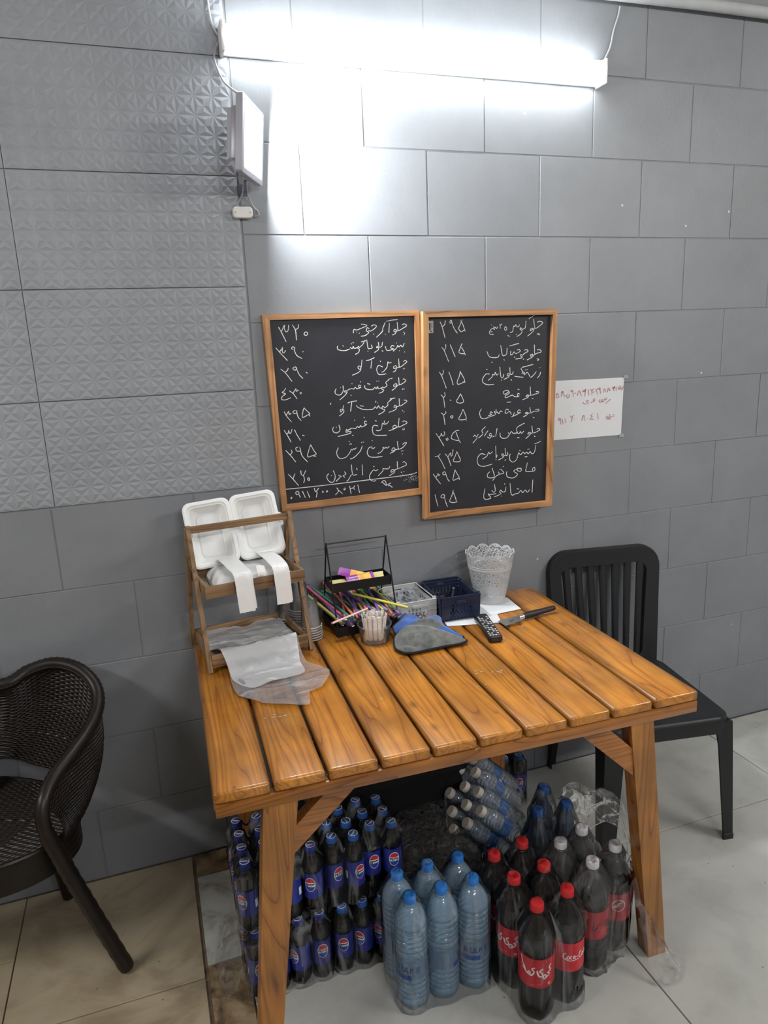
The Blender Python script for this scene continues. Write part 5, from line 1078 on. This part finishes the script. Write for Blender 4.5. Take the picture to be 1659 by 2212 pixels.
def cl_extra(l, R, zc):
    b = MB()
    for st in KP: uvribbon(b, st, .0018, R, .0004, 0, zc + .006, 1.2, 0)
    part('persian_lettering', b, M_wh, l, 0)
    b = MB()
    for st in CC: uvribbon(b, st, .0011, R, .0004, -.036, zc - .004, .0175, pi)
    part('latin_lettering', b, M_wh, l, 0)
    b = MB(); b.mi = 0; uvstrips(b, R, .0004, -.064, zc - .006, lambda v: (-.0065, .0065), -.016, .016, 2, 4, pi)
    b.mi = 1
    for k in range(9): uvstrips(b, R, .0006, -.064, zc - .004, lambda v: (-.0045, .0045), -.010 + .0024 * k, -.0088 + .0024 * k, 1, 3, pi)
    part('barcode', b, [M_wh, M_pblk], l, 0)
    b = MB()
    uvstrips(b, R, .0004, .033, zc - .031, lambda v: (-.003, .003), -.0035, .0035, 1, 2, 0)
    for k in range(7): uvribbon(b, [(-.012 + .0035 * k, -.034 + .0007 * k), (-.0098 + .0035 * k, -.0335 + .0007 * k)], .0004, R, .0004, 0, zc, 1, 0)
    part('small_print', b, mat('cream_print', (.75, .55, .35), .4), l, 0)
def mkcoke(capm, nm, extra=cl_extra, lab=(.112, .196)):
    return bottle_proto(nm, .325, cprof, .258, M_cola, capm, .0168, .020, lab, M_redlab, label_extra=extra, R=RC - .0012)
c_red = mkcoke(M_redcap, 'large_cola_bottle')
def zl_extra(l, R, zc):
    b = MB()
    for k in range(3): uvribbon(b, [(-.02, -.025 + .03 * k * 0), (.02, -.020)], .0005, R, .0004, 0, zc, 1, 0)
    uvribbon(b, [(-.012, .02), (-.012, -.012)], .0016, R, .0004, 0, zc, 1, 0); uvribbon(b, [(.004, .014), (.002, -.012), (.012, -.004)], .0012, R, .0004, 0, zc, 1, 0)
    part('faint_lettering', b, M_pblk, l, 0)
    b = MB(); b.mi = 0
    cw = lambda s_: (lambda v: (-sqrt(max(0, (.019 * s_) ** 2 - v * v)), sqrt(max(0, (.019 * s_) ** 2 - v * v))))
    uvstrips(b, R, .0004, 0, zc + .008, cw(1), -.019, .019, 14, 8, pi)
    b.mi = 1; uvstrips(b, R, .0006, 0, zc + .008, cw(.86), -.0163, .0163, 14, 8, pi)
    b.mi = 2; uvstrips(b, R, .0008, -.002, zc + .010, lambda v: (-.007 + v, .006 + v), -.008, .008, 4, 4, pi)
    b.mi = 3; uvstrips(b, R, .0009, .006, zc + .012, lambda v: (-.004, .004 + v), -.006, .004, 4, 4, pi)
    part('round_emblem', b, [M_wh, M_redlab, M_wh, mat('label_green', (.05, .22, .06), .4)], l, 0)
c_white = mkcoke(M_whitecap, 'large_cola_bottle', zl_extra)
# -- water bottles
M_watpet = clear_mat('blue_water_bottle', tint=(.80, .92, .99), body=(.56, .76, .95), body_fac=.26, gloss_rough=.03, ior=1.45)
M_water = clear_mat('water', tint=(.90, .96, .99), body=(.50, .70, .88), body_fac=.12, gloss_rough=.03, ior=1.25)
RW = .0425; wprof = [(0, .012), (.024, .006), (.031, 0), (.038, .006), (RW, .02)]
z = .028
while z < .245:
    k = int((z - .028) / .0155)
    wprof += [(RW, z), (RW, z + .009), (RW - .0034, z + .012)] if not (.100 < z < .155) else [(RW - .001, z), (RW - .001, z + .012)]
    z += .0155
wprof += [(RW, .247), (.0415, .256), (.037, .270), (.030, .283), (.021, .294), (.0145, .300), (.013, .304), (.0125, .315)]
GL = S2('-.026,-.004 -.026,.012;-.021,-.004 -.021,.010;-.030,-.004 -.015,-.004;-.010,.0 -.010,.012;-.004,-.004 -.010,-.004;-.002,-.004 -.002,.009;.003,-.004 .003,.011;-.006,-.004 .008,-.004;.012,-.004 .012,.007;.012,.007 .018,.007;.018,.007 .018,-.002')
def wl_extra(l, R, zc):
    b = MB(); b.mi = 0; uvstrips(b, R, .0004, -.012, zc, lambda v: (-.03, .026), -.025, -.012, 3, 14, 0)
    b.mi = 1
    for st in GL: uvribbon(b, st, .0011, R, .0005, 0, zc + .003, 1, 0)
    for k in range(4): uvribbon(b, [(.026, .012 - .005 * k), (.036, .012 - .005 * k)], .0008, R, .0005, 0, zc, 1, 0)
    b.mi = 0; uvstrips(b, R, .0004, -.012, zc, lambda v: (-.03, .026), -.025, -.012, 3, 14, pi)
    b.mi = 1
    for st in GL: uvribbon(b, st, .0011, R, .0005, 0, zc + .003, 1, pi)
    part('lettering', b, [M_wband, M_wtxt], l, 0)
c_wat = bottle_proto('water_bottle', .325, wprof, .262, M_water, M_bluecap, .0158, .020, (.103, .155), M_wlab, body=M_watpet, label_extra=wl_extra, R=RW - .001)
# -- clear soda bottles with deep blue caps
M_sodapet = clear_mat('faintly_blue_pet', tint=(.90, .95, .99), body=(.3, .38, .5), body_fac=.07, gloss_rough=.05)
M_soda = clear_mat('clear_blue_drink', tint=(.62, .74, .88), body=(.05, .09, .18), body_fac=.30, gloss_rough=.05, ior=1.33)
sprof = [(0, .012), (.026, .006), (.034, .0), (.043, .012), (RC, .032), (RC, .14), (.044, .16), (.039, .19), (.032, .225), (.025, .255), (.019, .280), (.0155, .297), (.0135, .303), (.0135, .315)]
c_soda = bottle_proto('soda_bottle', .325, sprof, .16, M_soda, M_navycap, .0165, .022, (.07, .135), M_bluelab, body=M_sodapet, R=RC)
# -- small water bottles (lying pack), origin at cap centre, body along -z
M_swat = clear_mat('small_water_pet', tint=(.92, .95, .98), body=(.62, .70, .78), body_fac=.20, gloss_rough=.03, ior=1.55)
RS = .0295; s_prof = [(0, .008), (.018, .003), (.022, 0), (.028, .008)]
z = .014
while z < .15: s_prof += [(RS, z), (RS, z + .008), (RS - .0018, z + .011)]; z += .0135
s_prof += [(RS, .155), (.028, .166), (.022, .178), (.0148, .187), (.012, .191), (.012, .199)]
def sw_extra(l, R, zc):
    b = MB(); b.mi = 0; uvstrips(b, R, .0004, 0, zc, lambda v: (-.02, .02), -.016, -.007, 3, 12, 0); uvstrips(b, R, .0004, 0, zc, lambda v: (-.02, .02), -.016, -.007, 3, 12, pi)
    b.mi = 1
    for a in (0, pi):
        for st in GL[:6]: uvribbon(b, st, .0009, R, .0005, .004, zc + .003, .8, a)
    part('lettering', b, [M_wband, M_wh], l, 0)
M_swlab = clear_mat('small_blue_label', tint=(.45, .6, .82), body=(.05, .16, .45), body_fac=.5)
c_sw = bottle_proto('small_water_bottle', .204, s_prof, .17, None, mat('ivory_cap', (.66, .62, .54), .5), .0168, .017, (.085, .125), M_swlab, body=M_swat, label_extra=sw_extra, R=RS - .0006)
for q in (p_small, p_small2, p_dark, c_red, c_white, c_wat, c_soda, c_sw): index_kids(q)
def place(proto, lab, grp, x, y, z=0.0, rz=0.0):
    o = dup(proto, lab, (x, y, z), rz); o['group'] = grp; return o
rb2 = random.Random(21)
# ---- films
def hull2(P):
    P = sorted(set(P)); 
    def half(Q):
        h = []
        for p in Q:
            while len(h) > 1 and (h[-1][0] - h[-2][0]) * (p[1] - h[-2][1]) - (h[-1][1] - h[-2][1]) * (p[0] - h[-2][0]) <= 0: h.pop()
            h.append(p)
        return h[:-1]
    return half(P) + half(P[::-1])
def film(name, label, caps, R, H, cr, m, base=0.0, slope=2.0, zs=.74, seed=0, hole=None, N_=132, wr=.0022, bottom=False, parent=None):
    pts = []
    for x, y in caps: pts += [(x + (R + .0022) * cos(a), y + (R + .0022) * sin(a)) for a in [2 * pi * k / 24 for k in range(24)]]
    h = hull2(pts); cx = sum(x for x, y in caps) / len(caps); cy = sum(y for x, y in caps) / len(caps)
    def hit(a):
        dx, dy = cos(a), sin(a)
        for i in range(len(h)):
            (x1, y1), (x2, y2) = h[i], h[(i + 1) % len(h)]
            ex_, ey_ = x2 - x1, y2 - y1; den = dx * ey_ - dy * ex_
            if abs(den) < 1e-12: continue
            t_ = ((x1 - cx) * ey_ - (y1 - cy) * ex_) / den; s_ = ((x1 - cx) * dy - (y1 - cy) * dx) / den
            if t_ > 0 and -1e-9 <= s_ <= 1 + 1e-9: return t_
        return R
    T_ = []
    for k in range(N_):
        a = 2 * pi * k / N_; dx, dy = cos(a), sin(a); U = 0
        for x, y in caps:
            px_, py_ = x - cx, y - cy; pr_ = px_ * dx + py_ * dy; d2 = (R + .0022) ** 2 - (px_ * px_ + py_ * py_ - pr_ * pr_)
            if d2 > 0: U = max(U, pr_ + sqrt(d2))
        h_ = hit(a); T_.append(h_ * .45 + max(U, h_ * .86) * .55)
    T_ = [(T_[k - 1] + 2 * T_[k] + T_[(k + 1) % N_]) / 4 for k in range(N_)]
    def tent(x, y):
        d = min(hypot(x - a, y - b) for a, b in caps) - cr
        return H + .0025 - max(0, min(H * (1 - zs), slope * max(0, d) ** 1.0)) + .004 * NZ(x * 30, y * 30, seed)
    rings = []
    ns_ = 14
    for k in range(ns_ + 1):
        r = []
        for j in range(N_):
            a = 2 * pi * j / N_; x0, y0 = cx + cos(a) * T_[j], cy + sin(a) * T_[j]; zt_ = tent(x0, y0); zz = zt_ * k / ns_
            w = wr * (NZ(cos(a) * 9 + seed, sin(a) * 9, zz * 12) + 1.0) + .0022 * abs(NZ(j * .31, zz * 6, seed + 3))
            r.append((x0 + cos(a) * w, y0 + sin(a) * w, base + max(.0008, zz)))
        rings.append(r)
    for k in range(1, 22):
        t_ = 1 - k / 22
        r = []
        for j in range(N_):
            a = 2 * pi * j / N_; x, y = cx + cos(a) * T_[j] * t_, cy + sin(a) * T_[j] * t_; r.append((x, y, base + tent(x, y)))
        rings.append(r)
    b = MB(); org = (cx, cy, base)
    vs = [(p[0] - cx, p[1] - cy, p[2] - base) for r in rings for p in r]; fs = []
    for i in range(len(rings) - 1):
        for j in range(N_):
            k = (j + 1) % N_; q = rings[i][j]
            if hole and hole(q[0], q[1], q[2] - base): continue
            fs.append((i * N_ + j, i * N_ + k, (i + 1) * N_ + k, (i + 1) * N_ + j))
    b.add(vs, fs)
    if parent is None:
        o = part(name, b, m, None, 60); o.location = org; tag(o, label, 'plastic wrap', 'shrink wrap around bottle packs'); return o
    return b
M_film = clear_mat('shrink_film', tint=(.99, .99, .99), body=(.70, .71, .73), body_fac=.008, gloss_rough=.03, ior=1.22, wrinkle=.9, wscale=11, stretch=(2.2, 2.2, .35))
M_film2 = clear_mat('milky_film', tint=(.985, .985, .985), body=(.72, .72, .73), body_fac=.055, gloss_rough=.045, ior=1.34, wrinkle=1.3, wscale=13, stretch=(1.5, 1.5, .7))
# ---- large cola, six red caps
RED = [(.765, -.723), (.859, -.708), (.773, -.817), (.868, -.806), (.781, -.917), (.876, -.903)]
nmR = ['rear left', 'rear right', 'middle left', 'middle right', 'front left', 'front right']
rot = [0, 2.0, radians(-66), 1.5, radians(-31), pi + radians(2)]
for (x, y), w, a in zip(RED, nmR, rot): place(c_red, 'large cola bottle with red cap, %s of the wrapped six beside the water' % w, 'large cola bottles with red caps', x, y, .0008, a)
fx, fy = .876, -.953
film('shrink_wrap', 'torn clear film around the six red capped cola bottles', RED, RC, .325, .0168, M_film, seed=3,
     hole=lambda x, y, z: y < -.90 and x > .83 and ((x - .905) / .052) ** 2 + ((z - .135) / .105) ** 2 < 1)
# ---- six water bottles
WAT = [(.496, -.693), (.583, -.692), (.670, -.694), (.499, -.779), (.585, -.779), (.672, -.781)]
nmW = ['rear left', 'rear middle', 'rear right', 'front left', 'front middle', 'front right']
for (x, y), w, a in zip(WAT, nmW, [.9, 2, 3, radians(-42), radians(75), radians(-20)]): place(c_wat, 'large blue tinted water bottle, %s of the wrapped six' % w, 'large water bottles', x, y, .0008, a)
film('shrink_wrap', 'clear film stretched tight around the six large water bottles', WAT, RW, .325, .0158, M_film, seed=8)
# ---- four white caps
WHT = [(1.041, -.722), (.956, -.748), (1.086, -.813), (.993, -.843)]
for (x, y), w, a in zip(WHT, ['rear right', 'rear left', 'front right', 'front left'], [0, 1, pi + radians(-18), radians(-30)]):
    place(c_white, 'large dark cola bottle with white cap, %s of the torn four pack' % w, 'large cola bottles with white caps', x, y, .0008, a)
film('shrink_wrap', 'loose torn film around the four white capped cola bottles', WHT, RC, .325, .0168, M_film2, seed=12, wr=.004,
     hole=lambda x, y, z: (x > 1.06 and y < -.80 and .225 < z < .262) or (x > 1.09 and y < -.83 and z < .125))
# trailing skirt of that film on the floor, right of the white caps
def skirt(u, v):
    a = -1.45 + 1.75 * u; r = .052 + (.10 * v ** 1.2) * (1 + .25 * sin(u * 7)) ; x, y = 1.09 + r * cos(a), -.823 + r * sin(a) * 1.02
    z = .245 * (1 - v) ** 1.35 + .006 + .014 * abs(NZ(u * 9, v * 7, 4)) + .02 * v * abs(NZ(u * 16, v * 3, 7))
    return (x - 1.1, y + .83, z)
b = MB(); b.grid(70, 34, skirt, lambda u, v: NZ(u * 5, v * 5, 2.2) > .33); o = part('loose_film', b, M_film2, None, 60); o.location = (1.1, -.83, 0); tag(o, 'crumpled clear film trailing on the floor before the right table leg', 'plastic wrap')
# ---- clear soda, three deep blue caps
SOD = [(1.043, -.519), (1.062, -.611), (.968, -.607)]
for (x, y), w in zip(SOD, ['rear', 'right', 'left']): place(c_soda, 'clear soda bottle with deep blue cap, %s of three by the chair leg' % w, 'clear soda bottles with deep blue caps', x, y, .0008, rb2.uniform(0, 6))
film('shrink_wrap', 'thin film around the three clear soda bottles', SOD, RC, .325, .0168, M_film, seed=15, slope=3.0, zs=.45)
# raised wave of torn film behind them
wav = catmull([(1.075, -.56, .33), (1.12, -.56, .345), (1.19, -.55, .295), (1.26, -.54, .262), (1.302, -.56, .225), (1.305, -.60, .165), (1.285, -.64, .11), (1.235, -.66, .05)], 6)
low = catmull([(1.06, -.57, .20), (1.10, -.58, .20), (1.15, -.58, .17), (1.21, -.58, .19), (1.26, -.60, .17), (1.272, -.62, .13), (1.255, -.65, .09), (1.22, -.67, .035)], 6)
def wv(u, v):
    k = u * (len(wav) - 1); i = min(int(k), len(wav) - 2); a = wav[i].lerp(wav[i + 1], k - i); c = low[i].lerp(low[i + 1], k - i); p = a.lerp(c, v)
    return (p.x - 1.2 + .006 * NZ(u * 12, v * 6, 1), p.y + .6 + .014 * NZ(u * 9, v * 5, 2), p.z + .006 * NZ(u * 14, v * 8, 3))
b = MB(); b.grid(80, 22, wv)
def wv2(u, v): q = wv(u, v * .18); return (q[0], q[1] - .006 * sin(v * pi), q[2] + .003)
b.grid(80, 6, wv2); o = part('loose_film', b, M_film2, None, 60); o.location = (1.2, -.6, 0); tag(o, 'wavy edge of torn clear film standing up behind the soda bottles', 'plastic wrap')
# floor part of that film so that it stands on the floor
# ---- small cola packs
def pack_rows(xs, ys, base, name, mixin, jit=.0006, only=None, proto=p_small, front=0.0):
    P = []
    for j, y in enumerate(ys):
        for i, x in enumerate(xs):
            if only and not only(i, j): continue
            X, Y = x + rb2.uniform(-jit, jit), y + rb2.uniform(-jit, jit); P.append((X, Y))
            rowt = ['front', 'second', 'third', 'fourth'][j]; colt = ['first', 'second', 'third', 'fourth'][i]
            a = front + rb2.choice((0, pi)) + rb2.uniform(-.7, .7)
            place(proto, 'small cola bottle, %s row, %s from left, %s pack' % (rowt, colt, name), 'small cola bottles in the %s pack' % name, X, Y, base, a)
    return P
XL = [.1265, .1835, .2405, .2975]
YL = [-.612, -.555, -.498, -.441]
P = pack_rows(XL, YL, .0008, 'lower left', None, front=radians(-18))
film('shrink_wrap', 'cloudy torn film around the lower left cola pack', P, RP, .198, .0142, M_film, .0, 2.2, .72, 21, lambda x, y, z: z < .1 and y < -.62 and ((x - .19) / .05) ** 2 + ((z - .05) / .045) ** 2 < 1)
XU = [.119, .176, .233, .290]; YU = [-.600, -.543, -.486, -.429]
P = pack_rows(XU, YU, .2022, 'upper left', None, front=radians(-18))
film('shrink_wrap', 'cloudy torn film around the upper left cola pack', P, RP, .198, .0142, M_film, .2012, 2.2, .72, 22, lambda x, y, z: z < .13 and y < -.60 and ((x - .235) / .055) ** 2 + ((z - .06) / .06) ** 2 < 1)
XR = [.361, .418, .475, .532]; YR = [-.614, -.557, -.500]
P = pack_rows(XR, YR, .0008, 'lower right', None, proto=p_small2, front=radians(-22))
film('shrink_wrap', 'cloudy torn film around the lower right cola pack', P, RP, .198, .0142, M_film, .0, 2.2, .72, 23, lambda x, y, z: y < -.62 and ((x - .46) / .05) ** 2 + ((z - .07) / .05) ** 2 < 1)
UPR = [(.351, -.588, 'front row, first from left'), (.408, -.600, 'front row, second from left'), (.462, -.578, 'front row, third from left'), (.519, -.589, 'front row, rightmost'),
       (.352, -.531, 'second row, leftmost'), (.404, -.543, 'second row, second'), (.458, -.521, 'second row, third'), (.514, -.532, 'second row, rightmost'),
       (.455, -.464, 'third row, middle'), (.512, -.475, 'third row, rightmost'), (.398, -.480, 'third row, second')]
rots = [radians(20), pi + radians(18), pi + radians(2), radians(-5)]
for i, (x, y, w) in enumerate(UPR): place(p_small2, 'small cola bottle, %s, upper right pack' % w, 'small cola bottles in the upper right pack', x, y, .2022, rots[i] if i < 4 else rb2.uniform(0, 6))
film('shrink_wrap', 'cloudy torn film around the upper right cola pack', [q[:2] for q in UPR], RP, .198, .0142, M_film, .2012, 2.2, .72, 24, lambda x, y, z: y < -.58 and ((x - .47) / .055) ** 2 + ((z - .09) / .05) ** 2 < 1)
P = pack_rows([.262, .319, .376], [-.462, -.405], .4036, 'top rear', None, front=0.2)
film('shrink_wrap', 'film around the cola pack stacked on top at the rear', P, RP, .198, .0142, M_film, .4026, 2.2, .72, 25)
P = pack_rows([1.10, 1.157], [-.16, -.10], .0008, 'far rear', None, proto=p_small2)
P2 = [(x, y) for x, y in P]
film('shrink_wrap', 'film around the few cola bottles at the far rear by the wall', P, RP, .198, .0142, M_film, .0, 2.2, .72, 26)
# loose flap of film left of the left packs
def flap(u, v):
    return (-.045 * v - .02 * v * sin(u * 3), -.22 * u + .02 * NZ(u * 4, v * 3, 2), .012 + .11 * (1 - v) * (1 - .5 * u) + .02 * abs(NZ(u * 6, v * 6, 5)))
b = MB(); b.grid(24, 16, flap); o = part('loose_film', b, M_film2, None, 60); o.location = (.088, -.40, 0); tag(o, 'loose flap of clear film left of the cola packs on the stone strip', 'plastic wrap')
# ---- dark pack lying on its side, bottle bases to the front
dk = [(i, j) for j in range(3) for i in range(4)]
M_darkpet = clear_mat('dark_pet', tint=(.5, .5, .5), body=(.02, .02, .02), body_fac=.5, gloss_rough=.06)
for i, j in dk:
    d_ = Vector((.18, 1, .06)).normalized(); X = .598 + .067 * i + .006 * j; Z = .037 + .064 * j; 
    Mx = Matrix.Translation((X, -.50 + .012 * i * 0, Z)) @ d_.to_track_quat('Z', 'Y').to_matrix().to_4x4() @ Matrix.Scale(1.15, 4)
    if not (i in (0, 3) or j in (0, 2)) and j != 1: pass
    o = dup(p_dark, 'dark bottle lying on its side, %s layer, %s from left, dark wrapped pack' % (['bottom', 'middle', 'top'][j], ['first', 'second', 'third', 'fourth'][i]), M=Mx); o['group'] = 'bottles in the dark pack lying down'
b = MB(); 
rg = []
for k in range(15):
    v = k / 14; y = -.512 + .26 * v; s_ = 1 - .25 * max(0, v - .75) * 4 - .06 * max(0, .1 - v) * 10
    pr = rrect(.275 * s_, .205 * s_, .05, 10, .70 + .045 * v, .104 + .0)
    rg.append([(x + .004 * NZ(x * 30, z * 30, y * 30) - .7, y + .4, max(.0, z + .006 * NZ(x * 25, z * 25, y * 22 + 3))) for x, z in pr])
b.loft(rg, True, False, False)
M_dfilm = clear_mat('dark_glossy_film', tint=(.92, .92, .92), body=(.42, .42, .41), body_fac=.15, gloss_rough=.06, ior=1.9, wrinkle=2.2, wscale=26, stretch=(1.3, .8, 1.3))
b.loft([rg[0], [(q[0] * .55, q[1] - .006 + .006 * NZ(q[0] * 50, q[2] * 50, 1), .1 + (q[2] - .1) * .55) for q in rg[0]], [(q[0] * .05, q[1] - .004, .1 + (q[2] - .1) * .05) for q in rg[0]]], True, False, True)
o = part('shrink_wrap', b, M_dfilm, None, 60); o.location = (.7, -.4, 0); tag(o, 'glossy crumpled film around the dark bottles lying between the packs', 'plastic wrap', 'shrink wrap around bottle packs')
# ---- pack of small water bottles leaning over, ivory caps up and to the left
SWC = [(.856, -.314, .293), (.828, -.286, .260), (.873, -.388, .322), (.890, -.334, .332), (.837, -.389, .284), (.805, -.351, .246), (.848, -.456, .306), (.813, -.449, .268), (.783, -.414, .231), (.826, -.519, .291), (.790, -.504, .251), (.760, -.475, .217)]
ax = Vector((.7184, -.0998, -.6885)).normalized()      # cap towards base
qz = (-ax).to_track_quat('Z', 'Y').to_matrix().to_4x4()
desc = ['second row upper', 'rear row lower', 'third row upper', 'rear row upper', 'second row middle', 'second row lower', 'third row middle upper', 'third row middle', 'third row lower', 'front row upper', 'front row middle', 'front row lower']
for c, w in zip(SWC, desc):
    sp_ = Vector(c) + (Vector(c) - Vector((.813, -.42, .27))) * .07 + Vector((0, .018, .0))
    Mx = Matrix.Translation(sp_ + ax * .204) @ qz @ Matrix.Rotation(rb2.uniform(0, 6), 4, 'Z')
    o = dup(c_sw, 'small clear water bottle with ivory cap, %s, in the leaning pack' % w, M=Mx); o['group'] = 'small water bottles in the leaning pack'
for k, (x, y) in enumerate(((.985, -.475), (.99, -.395))):
    d_ = Vector((-.96, -.22, 0)).normalized()
    o = dup(c_sw, 'small clear water bottle lying flat under the leaning pack, %s one' % ('front', 'rear')[k], M=Matrix.Translation((x, y, .0305)) @ d_.to_track_quat('Z', 'Y').to_matrix().to_4x4()); o['group'] = 'small water bottles under the leaning pack'
# film of the leaning pack: hull-like sleeve around the bottle axes
e1 = ax.cross(Vector((0, 1, 0))).normalized(); e2 = ax.cross(e1).normalized(); cc = sum((Vector(c) for c in SWC), Vector()) / 12 + Vector((0, .018, 0))
pl = [((Vector(c) + (Vector(c) - Vector((.813, -.42, .27))) * .07 + Vector((0, .018, 0)) - cc).dot(e1), (Vector(c) + (Vector(c) - Vector((.813, -.42, .27))) * .07 + Vector((0, .018, 0)) - cc).dot(e2)) for c in SWC]
def hull_ring(R, w, s):
    pts = []
    for x, y in pl: pts += [(x + R * cos(a), y + R * sin(a)) for a in [2 * pi * k / 20 for k in range(20)]]
    h = hull2(pts); out = []
    for k in range(90):
        a = 2 * pi * k / 90; dx, dy = cos(a), sin(a); best = R
        for i in range(len(h)):
            (x1, y1), (x2, y2) = h[i], h[(i + 1) % len(h)]; ex_, ey_ = x2 - x1, y2 - y1; den = dx * ey_ - dy * ex_
            if abs(den) < 1e-12: continue
            t_ = (x1 * ey_ - y1 * ex_) / den; q = (x1 * dy - y1 * dx) / den
            if t_ > 0 and -1e-9 <= q <= 1 + 1e-9: best = t_; break
        best += .003 * NZ(cos(a) * 5, sin(a) * 5, w * 25)
        out.append(tuple(e1 * dx * best + e2 * dy * best + ax * w))
    return out
b = MB(); b.loft([hull_ring(.0165, -.002, 0), hull_ring(.0165, .006, 0), hull_ring(.020, .02, 0), hull_ring(.030, .045, 0), hull_ring(.0325, .08, 0), hull_ring(.0325, .12, 0), hull_ring(.0325, .16, 0), hull_ring(.0325, .20, 0), hull_ring(.027, .212, 0)], True, False, False)
o = part('shrink_wrap', b, M_film, None, 60); o.location = cc; tag(o, 'shiny film around the leaning pack of small water bottles', 'plastic wrap', 'shrink wrap around bottle packs')
# ---- black storage box under the table by the wall
t = thing('storage_box', 'black plastic storage box against the wall under the table', 'box', (.60, -.165, 0))
b = MB(); b.loft([[(x, y, z) for x, y in rrect(w, d, .02, 4)] for z, w, d in ((0, .50, .24), (.30, .56, .28), (.302, .575, .295), (.312, .575, .295), (.312, .55, .27), (.01, .49, .23))], True, True, True)
part('tub', b, mat('dull_black_plastic', (.006, .006, .007), .6), t)
b = MB(); b.loft([[(x, y, z) for x, y in rrect(w, d, .02, 4)] for z, w, d in ((.312, .575, .295), (.335, .575, .295), (.342, .55, .27))], True, True, True); part('lid', b, mat('dull_black_plastic_lid', (.007, .007, .008), .6), t)
# prototypes leave the scene
def purge(o):
    for c in list(o.children): purge(c)
    bpy.data.objects.remove(o, do_unlink=True)
for q in (p_small, p_small2, p_dark, c_red, c_white, c_wat, c_soda, c_sw): purge(q)
